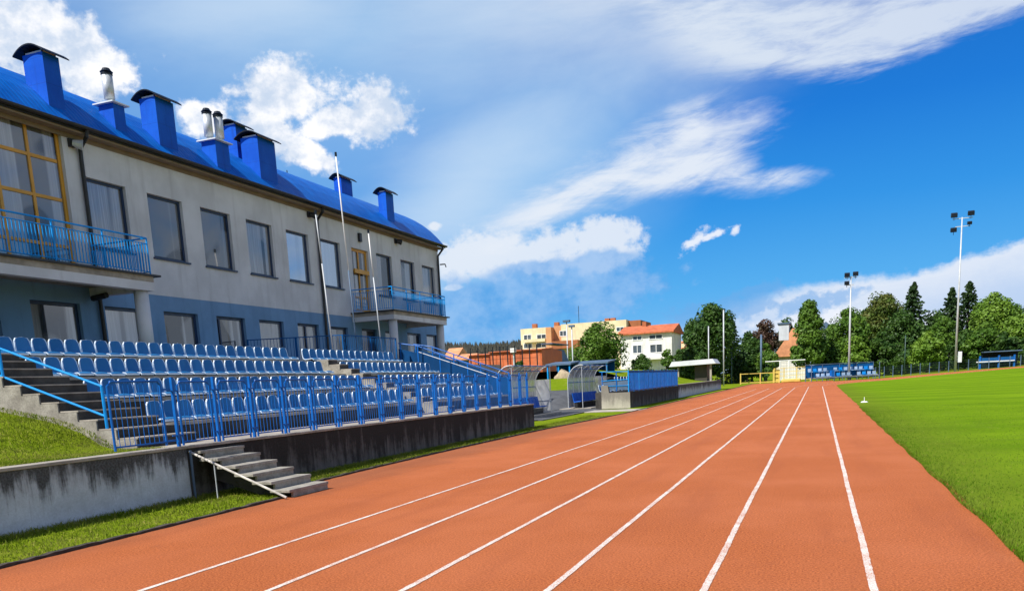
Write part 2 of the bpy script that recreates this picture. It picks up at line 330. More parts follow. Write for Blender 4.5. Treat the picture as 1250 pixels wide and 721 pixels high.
ang = [R(180-d) for d in np.arange(0, 150, 2)]
for a, b in zip(ang, ang[1:]):
    for r_a, r_b in ((RI-.2, 40), (40, 43.5), (43.5, RO)):
        q = [(r_a, a), (r_b, a), (r_b, b), (r_a, b)]; mb.quad(*[(CX+r*math.cos(t), CY+r*math.sin(t), hgt(CX+r*math.cos(t), CY+r*math.sin(t))+.004) for r, t in q])
tag(mb.build('track', 'track'), kind='structure')
LINES = [0.435, -.83, -2.08, -3.33, -4.56, -5.81]
for i, x in enumerate(LINES):
    mb = MB(); ys_ = list(np.arange(2.5, 16, .07))+list(np.arange(16, 87.5, .8)); w = .030; prev = None
    for y in ys_:
        j = .0035 if y < 16 else .001; dr = .0025*math.sin(y*.9+i)+.002*math.sin(y*2.3+2*i)
        cur = (x-w+dr+random.uniform(-j, j), x+w+dr+random.uniform(-j, j), y)
        if prev: mb.quad((prev[0], prev[2], .005), (prev[1], prev[2], .005), (cur[1], y, .005), (cur[0], y, .005))
        prev = cur
    tag(mb.build('lane_line', 'line'), kind='structure')
for r_ in (37.75, 39.0, 40.25, 41.5):
    mb = MB(); aa = [R(180-d) for d in np.arange(2, 110, 2)]
    for a, b in zip(aa, aa[1:]): mb.quad(*[(CX+r*math.cos(t), CY+r*math.sin(t), hgt(CX+r*math.cos(t), CY+r*math.sin(t))+.009) for r, t in ((r_-.02, a), (r_+.02, a), (r_+.02, b), (r_-.02, b))])
    tag(mb.build('lane_line', 'line'), kind='structure')
def fx0(y): return XF if y < CY else CX-math.sqrt(max(0, RI*RI-(y-CY)**2))
mb = MB(); ys_ = list(np.arange(-12, 123.3, 1.0))+[123.45]; n = 46
for y in ys_:
    a = fx0(y); b = 2*CX-a
    for i in range(n): x = a+(b-a)*(i/(n-1))**1.8; wob = .016*math.sin(y*2.1)+.014*math.sin(y*5.3+1)+.012*math.sin(y*11.7)+random.uniform(-.015, .015) if i == 0 and y < 60 else 0; mb.v.append((x+wob, y, hgt(x, y)+.012))
for j in range(len(ys_)-1):
    for i in range(n-1): mb.f.append((j*n+i, j*n+i+1, (j+1)*n+i+1, (j+1)*n+i)); mb.mi.append(0)
tag(mb.build('pitch', 'turf', smooth=True, fix=False), kind='structure')

XW = -10.2; ZT = .92
def blades(name, mname, n, fxy, hh, w=.006, lean=.5):
    P = np.array([fxy() for _ in range(n)]); h = hh(P)*rng.uniform(.5, 1.25, n); a = rng.uniform(0, 2*np.pi, n); l = rng.uniform(.1, lean, n)
    d = np.stack([np.cos(a), np.sin(a), np.zeros(n)], 1); b = rng.uniform(0, 2*np.pi, n); s = np.stack([np.cos(b), np.sin(b), np.zeros(n)], 1)*w*rng.uniform(.6, 1.3, n)[:, None]
    tip = P+d*(h*l)[:, None]; tip[:, 2] += h
    mid = P+d*(h*l*.35)[:, None]; mid[:, 2] += h*.55
    V = np.stack([P-s, P+s, mid+s*.7, mid-s*.7, tip], 1).reshape(-1, 3); k = np.arange(n)*5
    Fq = np.concatenate([np.stack([k, k+1, k+2], 1), np.stack([k, k+2, k+3], 1), np.stack([k+3, k+2, k+4], 1)])
    return tag(fast_mesh(name, V, Fq, mname), kind='stuff')
def f_turf():
    y = 4+34*random.random()**2.0; x = XF-.05+(7.5*random.random()**2.2); return (x+.016*math.sin(y*2.1), y, .01)
blades('pitch_grass', 'blade_turf', 70000, f_turf, lambda P: .022+.018*np.exp(-(P[:, 0]-XF)*2.2), .0045, .9)
def f_strip():
    y = 4.5+34*random.random()**1.5; a = XW+.02; b = kx(y)-.02-.1*random.random(); u = random.random(); u = u if random.random() < .75 else u*.12; return (a+(b-a)*u, y, .0)
# verge strip between wall and track
mb = MB()
for a, b in zip(yy, yy[1:]):
    if b > 43.5 and a < 46: continue
    mb.quad((XW-.05, a, .004), (kx(a)-.06, a, .004), (kx(b)-.06, b, .004), (XW-.05, b, .004))
tag(mb.build('grass_strip', 'grass', fix=False), kind='structure')
blades('verge_grass', 'blade_rough', 60000, f_strip, lambda P: .035+.06*np.exp(-(P[:, 0]-XW)*7)+.05*rng.random(len(P))**8, .006, 1.0)
mb = MB(); ky = list(np.arange(-4, 34, .12))+list(np.arange(34, 128, 1.0)); jit = [(random.uniform(-.018, .018), random.uniform(-.012, .014), random.uniform(-.012, .008)) for _ in ky]
for (a, ja), (b, jb) in zip(zip(ky, jit), zip(ky[1:], jit[1:])):
    if 11.45 < (a+b)/2 < 12.8: continue
    A0, A1, B0, B1 = kx(a)-.075+ja[0], kx(a)+ja[1], kx(b)-.075+jb[0], kx(b)+jb[1]; za_, zb_ = .035+ja[2], .035+jb[2]
    mb.quad((A0, a, za_), (A1, a, za_), (B1, b, zb_), (B0, b, zb_)); mb.quad((A1, a, za_), (A1, a, -.02), (B1, b, -.02), (B1, b, zb_)); mb.quad((A0, a, -.02), (A0, a, za_), (B0, b, zb_), (B0, b, -.02))
tag(mb.build('track_kerb', 'kerb', fix=False), kind='structure')
# footpath crossing the verge by the shelters and the paved floor behind it
MB().box(-17, kx(44)+.1, 43.6, 45.9, -.02, .012).build('footpath', 'paving')['kind'] = 'structure'
MB().box(-24, -11.9, 36.3, 58, -.02, .007).build('paved_yard', 'asphalt')['kind'] = 'structure'
MB().box(-24, -11.9, 41.6, 46.9, -.02, .016).build('yard_asphalt', 'asphalt')['kind'] = 'structure'

# ------------------------------------------------------------------ retaining walls and grass bank
def wall_thing(y0, y1, top, mname, label, x=XW, th=.28, cop=True):
    t = thing('retaining_wall', (x, y0, 0), label, 'wall')
    MB().box(x-th, x, y0, y1, -.05, top-.035).build('wall_body', mname, t)
    MB().box(x-th-.02, x+.025, y0, y1, top-.035, top+.012).build('coping', 'slab', t, bevel=.008)
wall_thing(-2, 11.35, ZT, 'wall_light', 'light grey concrete retaining wall with dark drip stains below the grass bank')
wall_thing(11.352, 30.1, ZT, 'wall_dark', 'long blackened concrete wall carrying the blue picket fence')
# grass bank left of the terrace stairs
def bank(x, y):
    d = max(0, -11.0-x); return ZT-.01+ .27*d*sstep(0, 1.2, d) + .05*math.sin(x*2+y*1.3)*sstep(0, 1, -10.7-x)
mb = MB(); bx = np.arange(-10.48, -21.4, -.4); by = np.arange(-3, 11.35, .45)
for y in by:
    for x in bx: mb.v.append((x, y, min(bank(x, y), 3.0)))
n = len(bx)
for j in range(len(by)-1):
    for i in range(n-1): mb.f.append((j*n+i, j*n+i+1, (j+1)*n+i+1, (j+1)*n+i)); mb.mi.append(0)
tag(mb.build('grass_bank', 'grass', smooth=True, fix=False), kind='structure')
def f_bank():
    y = 5+6.2*random.random(); x = -10.46-4.5*random.random()**1.3; return (x, y, bank(x, y))
blades('bank_grass', 'blade_rough', 42000, f_bank, lambda P: np.full(len(P), .042), .006, 1.0)

# ------------------------------------------------------------------ grandstand steps
ROWX = [-12.85, -14.15, -15.55, -16.88]     # back of each seat row (front row first)
ROWZ = [1.28, 1.80, 2.32, 2.84]
FX = [-12.28, -13.58, -14.98, -16.30]       # front edge of each step
YA, YB, YC = 12.9, 24.45, 33.6
SB = (12.9, 25.0); 
gs = thing('grandstand', (-14, 12.9, 0), 'concrete grandstand of four wide steps in front of the clubhouse', 'grandstand')
MB().box(FX[0]+.01, XW-.29, 11.36, 30.05, -.05, ZT-.012).build('terrace_floor', 'slab', gs)
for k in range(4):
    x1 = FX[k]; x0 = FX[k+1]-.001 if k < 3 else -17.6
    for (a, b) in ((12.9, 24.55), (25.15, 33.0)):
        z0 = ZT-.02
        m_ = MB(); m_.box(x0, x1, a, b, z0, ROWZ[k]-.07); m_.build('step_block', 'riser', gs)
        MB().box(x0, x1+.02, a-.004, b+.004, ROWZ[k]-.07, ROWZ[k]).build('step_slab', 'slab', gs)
        # end faces on the sunny side kept tan, against the shade-dark block
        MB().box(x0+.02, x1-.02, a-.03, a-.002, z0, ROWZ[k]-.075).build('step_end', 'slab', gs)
MB().box(-21.25, -17.61, 8, 46.2, 0, 2.86).build('concourse', 'slab', gs)
def flight(y0, y1, name='stair_flight', lead=-12.28, side=True):
    # risers .173, treads .423 from the terrace to the concourse
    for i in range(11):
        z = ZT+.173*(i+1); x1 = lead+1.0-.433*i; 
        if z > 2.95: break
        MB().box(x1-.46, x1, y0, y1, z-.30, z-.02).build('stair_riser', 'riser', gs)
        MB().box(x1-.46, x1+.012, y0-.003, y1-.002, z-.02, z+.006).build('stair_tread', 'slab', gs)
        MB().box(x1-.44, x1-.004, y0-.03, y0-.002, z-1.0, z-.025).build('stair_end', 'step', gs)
flight(11.38, 12.86)
flight(24.58, 25.11)

# ------------------------------------------------------------------ seats
def seat_mesh():
    W = .40; prof = []    # x forward from the back, z up ; centre line of a moulded shell
    pts = [(-.035, .42), (-.03, .36), (-.012, .22), (.01, .12), (.05, .075), (.12, .06), (.24, .07), (.36, .085), (.41, .075), (.425, .03)]
    mb = MB(); th = .014; ny = 8
    hw = [.150, .185, .20, .20, .20, .20, .20, .20, .195, .19]
    def n2(i):
        a = pts[max(i-1, 0)]; b = pts[min(i+1, len(pts)-1)]; dx, dz = b[0]-a[0], b[1]-a[1]; l = math.hypot(dx, dz); return (-dz/l, dx/l)
    grid = [[], []]
    for sd in (0, 1):
        for i, (x, z) in enumerate(pts):
            nx_, nz_ = n2(i); row = []
            for j in range(ny+1):
                t = j/ny*2-1; dish = -.022*(1-t*t) if 2 < i < 8 else -.03*(1-t*t) if i <= 2 else 0
                off = (th/2 if sd else -th/2); top = .02*(1-t*t) if i == 0 else 0
                row.append(len(mb.v)); mb.v.append((x - (nx_*(off) + nx_*dish), t*hw[i], z + nz_*off*-1 + (-nz_*dish) + top))
            grid[sd].append(row)
    for sd in (0, 1):
        for i in range(len(pts)-1):
            for j in range(ny):
                q = (grid[sd][i][j], grid[sd][i][j+1], grid[sd][i+1][j+1], grid[sd][i+1][j]); mb.f.append(q if sd else q[::-1]); mb.mi.append(0)
    sunlit_rim = MB();  # pale bars stand in for sunlight along the shell edges
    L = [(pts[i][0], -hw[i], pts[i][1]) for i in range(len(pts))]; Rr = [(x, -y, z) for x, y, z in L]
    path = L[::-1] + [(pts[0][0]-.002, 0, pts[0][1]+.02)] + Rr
    for a, b in zip(path, path[1:]): sunlit_rim.bar(a, b, .026, .026, up=(0, 1, .2) if abs(a[1]-b[1]) > .1 else (0, 0, 1))
    sunlit_rim.bar((.427, -.19, .045), (.427, .19, .045), .022, .042)
    leg = MB(); leg.box(.10, .33, -.14, .14, 0, .06)
    return mb, sunlit_rim, leg
smb, srim, sleg = seat_mesh()
proto = smb.build('stadium_seat', 'seat', smooth=True, fix=True)
sunlit_rim = srim.build('sunlit_rim', 'sunlit_rim', proto); brk = sleg.build('bracket', 'black', proto)
ROWN = ['front row', 'second row up', 'third row up', 'top row']
nth = 0
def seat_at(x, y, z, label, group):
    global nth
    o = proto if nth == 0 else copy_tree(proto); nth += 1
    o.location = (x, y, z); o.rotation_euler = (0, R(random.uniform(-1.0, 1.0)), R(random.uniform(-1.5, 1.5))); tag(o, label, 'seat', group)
STARTS = [(13.32, 25.95), (13.05, 25.32), (12.95, 25.2), (12.95, 24.95)]
ENDS = [(24.45, 32.6), (24.3, 32.5), (24.2, 32.5), (24.1, 31.9)]
for k in range(4):
    for blk in (0, 1):
        pitch = .4465; y = STARTS[k][blk]+.2; i = 0
        while y < ENDS[k][blk]-.1:
            lab = 'sunlit-rimmed blue seat, %s from near end, %s, %s block' % (ORD[i], ROWN[k], ('near', 'far')[blk])
            seat_at(ROWX[k]+.01, y, ROWZ[k], lab, 'blue seats in the %s of the %s grandstand block' % (ROWN[k], ('near', 'far')[blk])); y += pitch; i += 1

# ------------------------------------------------------------------ lower stair down to the track
st = thing('concrete_stair', (-9.3, 11.55, 0), 'short flight of six open concrete steps from terrace down to track', 'stairs')
for i in range(6):
    x = -8.30-.352*i; z = .138*(i+1)
    MB().box(x-.40, x, 11.53, 12.72, z-.05, z).build('tread', 'step', st, bevel=.008)
    MB().box(x-.055, x-.012, 11.545+.10, 12.70, max(z-.142, -.03), z-.051).build('riser', 'step', st)
MB().prism([(-8.5, 0), (-10.19, .70), (-10.19, .30), (-9.1, -.02)], 1, 11.9, 12.4).build('stringer', 'riser', st)
hr = thing('stair_handrail', (-8.3, 11.4, 0), 'rusty white sloping pipe handrail beside the six open steps', 'handrail')
MB().tube([(-10.17, 11.38, .83), (-8.28, 11.40, .03)], .021).build('rail', 'rust', hr)
MB().tube([(-9.68, 11.39, .0), (-9.68, 11.39, .62)], .012, 6).build('post', 'steel', hr)
MB().tube([(-10.13, 11.36, .0), (-10.13, 11.36, .85)], .022, 6).build('post', 'slate', hr)

# ------------------------------------------------------------------ blue picket fence
PY_ = [11.30, 12.33, 13.36, 14.38, 15.40, 16.42, 17.44, 18.46, 19.52, 20.58, 21.62, 22.62, 23.66, 24.70, 25.74, 26.80, 27.84, 28.90, 29.75]
fe = thing('picket_fence', (-10.3, 11.3, ZT), 'long blue steel picket fence along the top of the blackened wall', 'fence')
xf = -10.30
def panel(y0, y1, z0, z1, parent, mname='blue', pick=.105, xf=xf):
    m_ = MB(); r = .02
    m_.tube([(xf, y0, z0+.0), (xf, y0, z1-.06), (xf, y0+.06, z1), (xf, y1-.06, z1), (xf, y1, z1-.06), (xf, y1, z0)], r, 7)
    m_.bar((xf, y0, z0+.06), (xf, y1, z0+.06), .025)
    y = y0+pick
    while y < y1-.04: m_.bar((xf, y, z0+.06), (xf, y, z1), .008); y += pick
    return m_.build('panel', mname, parent, smooth=False)
for i, y in enumerate(PY_):
    MB().box(xf-.024, xf+.024, y-.024, y+.024, ZT-.02, ZT+1.18).build('post', 'blue', fe)
    if i+1 < len(PY_): panel(y+.115, PY_[i+1]-.115, ZT+.02, ZT+1.10, fe); 
    for zz in (ZT+.2, ZT+.95): MB().bar((xf, y-.125, zz), (xf, y+.125, zz), .022).build('clamp', 'blue', fe)
ga = thing('picket_gate', (-10.3, 10.0, ZT), 'blue picket gate leaf standing on the grass beside the fence corner', 'gate')
panel(9.92, 11.02, ZT+.05, ZT+1.12, ga, 'blue')
for zz in (.98, .12): MB().bar((-10.3, 11.02, ZT+zz), (-10.3, 11.24, ZT+zz), .03).build('latch', 'blue', ga)
# terrace stair handrail
h2 = thing('stair_handrail', (-12, 11.42, 1), 'bright blue two-tube handrail climbing beside the upper terrace steps', 'handrail')
MB().tube([(-11.97, 11.42, 2.02), (-18.2, 11.42, 4.15)], .022).build('rail', 'blue2', h2)
MB().tube([(-12.0, 11.42, 1.50), (-18.2, 11.42, 3.62)], .022).build('rail', 'blue2', h2)
for x, z0, z1 in ((-11.98, .95, 2.02), (-14.35, 1.6, 2.84), (-16.6, 2.4, 3.6)): MB().tube([(x, 11.42, z0), (x, 11.42, z1)], .028, 7).build('post', 'blue2', h2)

# blue sheet-clad stair wings at the far end of the stand
for yw, lab in ((33.5, 'blue sheet-clad stair balustrade stepping down at the far end of the seats'), (35.0, 'blue sheet-clad stair balustrade behind the nearer one, its rail glinting')):
    w = thing('stair_balustrade', (-15, yw, ZT), lab, 'balustrade')
    MB().prism([(-17.6, .95), (-12.95, .95), (-12.95, 1.95), (-16.6, 3.25), (-17.6, 3.5)], 1, yw-.012, yw+.012).build('panel', 'navy_sheet', w)
    MB().tube([(-17.6, yw, 3.74), (-16.7, yw, 3.58), (-12.95, yw, 2.20)], .024).build('rail', 'blue', w)
    MB().tube([(-16.6, yw-.02, 3.3), (-12.95, yw-.02, 2.0)], .018).build('rail', 'steel' if yw < 34 else 'blue', w)
    for x, z0, z1 in ((-17.5, 2.5, 3.72), (-16.65, 2.4, 3.57), (-15.6, 2.0, 3.18), (-14.3, 1.5, 2.7), (-12.97, .95, 2.2)): MB().bar((x, yw, z0), (x, yw, z1), .045).build('post', 'blue', w)
for i in range(11):
    z = ZT+.173*(i+1)
    if z < 2.9: MB().box(-12.9-.433*(i+1), -12.9-.433*i, 33.6, 34.9, z-.5, z).build('stair_step', 'slab', gs)
# railing on the concourse
ra = thing('concourse_railing', (-17.5, 28, 2.86), 'dark blue thin railing behind the top seats in front of the ground floor', 'railing')
pl = [(-21.15, 27.6), (-17.5, 28.7), (-17.4, 32.9)]
m_ = MB()
for a, b in zip(pl, pl[1:]):
    for z in (3.92, 3.02): m_.bar((*a, z), (*b, z), .035)
    L = math.hypot(b[0]-a[0], b[1]-a[1]); k = int(L/.13)
    for i in range(k+1): t = i/k; x, y = a[0]+(b[0]-a[0])*t, a[1]+(b[1]-a[1])*t; m_.bar((x, y, 3.02), (x, y, 3.92), .014)
m_.build('bars', 'bluesheet', ra)
for x, y in pl+[(-19.3, 28.15), (-17.45, 30.8)]: MB().bar((x, y, 2.84), (x, y, 3.94), .05).build('post', 'bluesheet', ra)

# ------------------------------------------------------------------ clubhouse
BX = -21.3; BY0, BY1 = 7.5, 46.35; ZC = 2.86; ZB = 5.30; ZE = 9.98
bl = thing('clubhouse', (-29, 27, 0), 'long grey and blue two-storey clubhouse under a curved blue metal roof', 'building')
UP = [(y, y+1.65, 6.55, 8.64) for y in (10.1, 20.70, 23.28, 25.86, 28.46, 31.10, 33.72, 38.82, 41.48, 44.08)]
DOOR = (36.40, 38.0, 5.62, 8.6); YEL = (14.9, 20.06, 5.62, 9.85)
LOW = [(10.3, 11.9, 3.3, 4.78), (15.45, 17.15, 3.3, 4.78), (18.16, 19.9, 3.3, 4.78), (20.85, 22.4, 3.3, 4.78), (23.4, 25.1, 3.45, 4.78), (26.1, 27.78, 3.3, 4.78), (28.68, 30.32, 3.3, 4.78), (31.33, 32.98, 2.9, 4.78), (34.0, 35.5, 3.3, 4.76), (36.8, 38.3, 2.9, 4.8), (39.2, 40.6, 3.3, 4.78), (41.7, 43.35, 3.3, 4.78), (44.12, 45.62, 3.3, 4.78)]
def wall_open(y0, y1, z0, z1, ops, x, depth):
    m_ = MB(); Y = sorted({y0, y1} | {o[0] for o in ops} | {o[1] for o in ops}); Z = sorted({z0, z1} | {min(max(o[2], z0), z1) for o in ops} | {min(max(o[3], z0), z1) for o in ops})
    for a, b in zip(Y, Y[1:]):
        for c, d in zip(Z, Z[1:]):
            if any(o[0] <= (a+b)/2 <= o[1] and o[2] <= (c+d)/2 <= o[3] for o in ops): continue
            m_.quad((x, a, c), (x, b, c), (x, b, d), (x, a, d))
    for a, b, c, d in ops:
        c = max(c, z0)
        m_.quad((x, a, c), (x, a, d), (x-depth, a, d), (x-depth, a, c)); m_.quad((x, b, d), (x, b, c), (x-depth, b, c), (x-depth, b, d)); m_.quad((x, a, d), (x, b, d), (x-depth, b, d), (x-depth, a, d)); m_.quad((x, b, c), (x, a, c), (x-depth, a, c), (x-depth, b, c))
    return m_
wall_open(BY0, BY1, ZB, ZE-.02, UP+[DOOR, YEL], BX, .26).build('upper_wall', 'plaster', bl)
wall_open(BY0, BY1, ZC-2.9, ZB, LOW, BX-.004, .26).build('plinth_wall', 'plinth', bl)
XB = -37.0; RXC, RZC, RR = -29.1, 3.9, 10.24
RPF = [(-20.92, 9.93), (-21.0, 10.02), (-21.4, 10.48), (-21.8, 10.88), (-22.3, 11.28), (-22.8, 11.60), (-23.4, 11.91), (-24.2, 12.22), (-25.2, 12.48), (-26.5, 12.68), (-27.8, 12.78), (-29.1, 12.82)]
RPF = RPF+[(-58.2-x, z) for x, z in RPF[::-1][1:]]
def arc(dz): return [(x, z+dz) for x, z in RPF]
ga_ = [(x, z-.09) for x, z in RPF[1:-1] if XB < x < BX]; ga_ = [(BX, 10.25)]+ga_+[(XB, 10.25)]
for y in (BY0+.01, BY1-.01):
    m_ = MB(); m_.quad(*[(x, y, z) for x, z in [(XB, ZB), (BX, ZB)]+ga_]); m_.build('gable_wall', 'plaster', bl)
    m_ = MB(); m_.quad((XB, y, 0), (BX, y, 0), (BX, y, ZB), (XB, y, ZB)); m_.build('gable_plinth', 'plinth', bl)
MB().quad((XB, BY0, 0), (XB, BY1, 0), (XB, BY1, ZE), (XB, BY0, ZE)).build('rear_wall', 'plaster', bl)
m_ = MB(); o_ = arc(0); i_ = arc(-.07)
for (p, q, p2, q2) in zip(o_, o_[1:], i_, i_[1:]):
    m_.quad((p[0], BY0-.25, p[1]), (p[0], BY1+.3, p[1]), (q[0], BY1+.3, q[1]), (q[0], BY0-.25, q[1])); m_.quad((p2[0], BY0-.25, p2[1]), (q2[0], BY0-.25, q2[1]), (q2[0], BY1+.3, q2[1]), (p2[0], BY1+.3, p2[1]))
    for y in (BY0-.25, BY1+.3): m_.quad((p[0], y, p[1]), (q[0], y, q[1]), (q2[0], y, q2[1]), (p2[0], y, p2[1]))
m_.build('roof', 'roof', bl, fix=False)
MB().box(BX, BX+.34, BY0-.2, BY1+.2, ZE-.22, ZE-.16).box(BX+.002, BX+.03, BY0, BY1, ZE-.34, ZE-.221).build('soffit', 'soffit', bl)
m_ = MB(); gx = -20.83
pr = [(gx+.085*math.cos(t), ZE-.04+.085*math.sin(t)) for t in [math.pi+math.pi*i/8 for i in range(9)]]+[(gx+.07, ZE-.03), (gx-.07, ZE-.03)]
m_.prism(pr, 1, BY0-.25, BY1+.28); m_.box(-20.93, -20.90, BY0-.25, BY1+.28, ZE-.16, ZE-.01); m_.build('gutter', 'black', bl)
for yp in (20.62, 33.46, 46.15):
    z1 = ZC if yp > 30 else 2.9
    MB().tube([(gx, yp, ZE-.08), (gx-.05, yp, ZE-.28), (BX+.10, yp, ZE-.62), (BX+.09, yp, ZE-1.0), (BX+.09, yp, 5.45), (BX+.09, yp, z1)], .062, 8).build('downpipe', 'black', bl)
def window(a, b, c, d, fr='frame', gl='glass', mull=(), bars=(), w=.085, xo=-.15, sill=True):
    x = BX+xo; m_ = MB()
    m_.box(x-.05, x+.03, a+.002, a+w, c, d-.002); m_.box(x-.05, x+.03, b-w, b-.002, c, d-.002); m_.box(x-.05, x+.029, a+w, b-w, d-w, d-.003); m_.box(x-.05, x+.029, a+w, b-w, c+.003, c+w)
    for y in mull: m_.box(x-.045, x+.027, y-w*.42, y+w*.42, c+w, d-w)
    ym = [a+w]+list(mull)+[b-w]
    for z in bars:
        for p, q in zip(ym, ym[1:]): m_.box(x-.045, x+.024, p+w*.42, q-w*.42, z-w*.42, z+w*.42)
    f = m_.build('window', fr, bl)
    m_ = MB(); m_.quad((x-.01, a+.01, c+.01), (x-.01, b-.01, c+.01), (x-.01, b-.01, d-.01), (x-.01, a+.01, d-.01)); m_.build('pane', gl, f)
    if sill: MB().box(BX-.10, BX+.07, a-.05, b+.06, c-.05, c+.002).build('sill', fr, f)
    return f
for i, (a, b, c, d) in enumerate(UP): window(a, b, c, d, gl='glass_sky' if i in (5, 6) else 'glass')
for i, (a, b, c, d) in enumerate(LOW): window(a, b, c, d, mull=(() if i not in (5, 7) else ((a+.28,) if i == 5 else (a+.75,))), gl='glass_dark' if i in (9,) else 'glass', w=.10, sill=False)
window(*YEL, fr='yellow', mull=(15.85, 16.85, 17.86, 18.95), bars=(6.45, 7.80, 8.90), w=.11, sill=False)
window(*DOOR, fr='yellow', mull=(37.2,), bars=(6.3, 7.55), w=.12, sill=False)
MB().box(BX-.02, BX+.05, 36.5, 37.9, 7.42, 7.62).build('door_board', 'yellow', bl)
# balconies
def railing(mb_, p, q, z0, z1, step=.11, r=.025, two=True):
    mb_.tube([(*p, z1), (*q, z1)], r, 7); 
    if two: mb_.tube([(*p, z1-.16), (*q, z1-.16)], .014, 6)
    mb_.tube([(*p, z0+.08), (*q, z0+.08)], .014, 6); L = math.hypot(q[0]-p[0], q[1]-p[1]); n = max(1, int(L/step))
    for i in range(n+1): t = i/n; x, y = p[0]+(q[0]-p[0])*t, p[1]+(q[1]-p[1])*t; mb_.bar((x, y, z0+.08), (x, y, z1-(.16 if two else 0)), .021)
def balcony(y0, y1, xfr, z, beamd, cols, right_rail=True):
    b = MB().box(BX+.002, xfr, y0, y1, z-.16, z).build('balcony_slab', 'slab', bl)
    MB().box(BX+.002, xfr+.10, y0-.10, y1+.22, z+.001, z+.055).build('edge_flashing', 'black', b)
    MB().box(xfr-.28, xfr-.01, y0+.01, y1-.01, z-.16-beamd, z-.161).box(BX+.003, xfr-.281, y1-.29, y1-.012, z-.16-beamd, z-.161).box(BX+.003, xfr-.281, y0+.012, y0+.29, z-.16-beamd, z-.161).build('beam', 'plaster', b)
    m_ = MB(); xr = xfr-.05; railing(m_, (xr, y0+.05), (xr, y1-.05), z+.06, z+1.12); railing(m_, (xr, y1-.05), (BX+.05, y1-.05), z+.06, z+1.12); railing(m_, (xr, y0+.05), (BX+.05, y0+.05), z+.06, z+1.12)
    n = max(2, int((y1-y0)/1.5))
    for i in range(n+1): y = y0+.05+(y1-y0-.1)*i/n; m_.bar((xr, y, z+.05), (xr, y, z+1.12), .035)
    m_.build('railing', 'blue2', b)
    for y in cols: MB().tube([(xfr-.30, y, ZC-.02), (xfr-.30, y, z-.16-beamd)], .21, 20).build('pillar', 'plaster', bl, smooth=True)
balcony(10.5, 20.62, -19.0, 5.44, .26, (20.35, 12.0))
balcony(35.95, 42.0, -19.0, 5.42, .22, (36.35, 41.7))
# roof chimneys
def hitroof(x):
    for (a, za_), (b, zb_) in zip(RPF, RPF[1:]):
        if b <= x <= a: return za_+(zb_-za_)*(x-a)/(b-a)
def chimney(x0, x1, y0, y1, ztop, rise=.24):
    c = MB().box(x0, x1, y0, y1, hitroof(x1)-.12, ztop).build('chimney', 'chim', bl)
    MB().box(x0+.05, x1-.05, y0+.05, y1-.05, ztop+.001, ztop+.07).build('vent_throat', 'greyroof', c)
    xa, xb = x0-.20, x1+.20; ya, yb_ = y0-.17, y1+.20; k = 12; m_ = MB(); th = .035
    P = [(xa+(xb-xa)*i/k, ztop-.02+rise*(1-abs(2*i/k-1)**2.0)) for i in range(k+1)]; Q = [(x, z-th) for x, z in P]
    for a_, b_, c_, d_ in zip(P, P[1:], Q, Q[1:]):
        m_.quad((a_[0], ya, a_[1]), (a_[0], yb_, a_[1]), (b_[0], yb_, b_[1]), (b_[0], ya, b_[1])); m_.quad((c_[0], ya, c_[1]), (d_[0], ya, d_[1]), (d_[0], yb_, d_[1]), (c_[0], yb_, c_[1]))
        for y in (ya, yb_): m_.quad((a_[0], y, a_[1]), (b_[0], y, b_[1]), (d_[0], y, d_[1]), (c_[0], y, c_[1]))
    for p, q in ((P[0], Q[0]), (P[-1], Q[-1])): m_.quad((p[0], ya, p[1]), (p[0], yb_, p[1]), (q[0], yb_, q[1]), (q[0], ya, q[1]))
    m_.build('chimney_cap', 'cap', c)
    m_ = MB()
    for x in (x0+.06, x1-.06):
        for y in (y0+.06, y1-.06): m_ = MB(); m_.bar((x, y, ztop), (x, y, ztop-.03+rise*.62), .03); m_.build('cap_stay', 'cap', c)
def flues(x0, x1, y0, y1, ztop, fl):
    c = MB().box(x0, x1, y0, y1, hitroof(x1)-.12, ztop).build('flue_base', 'chim', bl)
    MB().box(x0-.12, x1+.12, y0-.12, y1+.12, ztop+.001, ztop+.04).build('base_plate', 'greyroof', c)
    for xx, y, h in fl:
        m_ = MB(); m_.tube([(xx, y, ztop+.04), (xx, y, ztop+.10), (xx, y, ztop+.22)], .10, 12); m_.build('flue_neck', 'zinc', c, smooth=False); m_ = MB(); m_.tube([(xx, y, ztop+.2), (xx, y, ztop+h)], .165, 16); m_.build('flue', 'zinc', c, smooth=True)
        m_ = MB(); m_.tube([(xx, y, ztop+h+.001), (xx, y, ztop+h+.05)], .18, 16); m_.build('flue_collar', 'cap', c); m_ = MB(); m_.tube([(xx, y, ztop+h+.051), (xx, y, ztop+h+.09)], .06, 8); m_.build('flue_gap', 'cap', c); m_ = MB(); m_.tube([(xx, y, ztop+h+.09), (xx, y, ztop+h+.13), (xx, y, ztop+h+.20)], .20, 16, r2=.11); m_.build('flue_cap', 'cap', c)
chimney(-22.14, -21.36, 19.85, 20.42, 11.90)
flues(-21.92, -21.32, 22.29, 22.76, 11.18, [(-21.62, 22.5, .92)])
chimney(-21.95, -21.27, 24.16, 25.02, 11.90)
flues(-21.80, -21.17, 26.94, 27.70, 11.17, [(-21.56, 27.12, .98), (-21.38, 27.52, .95)])
chimney(-22.15, -21.33, 29.78, 30.92, 12.03)
p = at(271, 153, 30.0); q = at(287, 151.5, 30.0); chimney(p.x, q.x, 30.0, 30.75, q.z, .22)
chimney(-21.95, -21.48, 40.68, 41.5, 11.98)
p = at(407, 217, 40.5); q = at(416, 216, 40.5); chimney(p.x, q.x, 40.5, 41.6, q.z, .22)
for y in (33.4, 36.2): MB().tube([(-24.4, y, 12.3), (-24.4, y, at(347 if y < 35 else 386, 181 if y < 35 else 202, y).z)], .025, 6).build('roof_rod', 'black', bl)
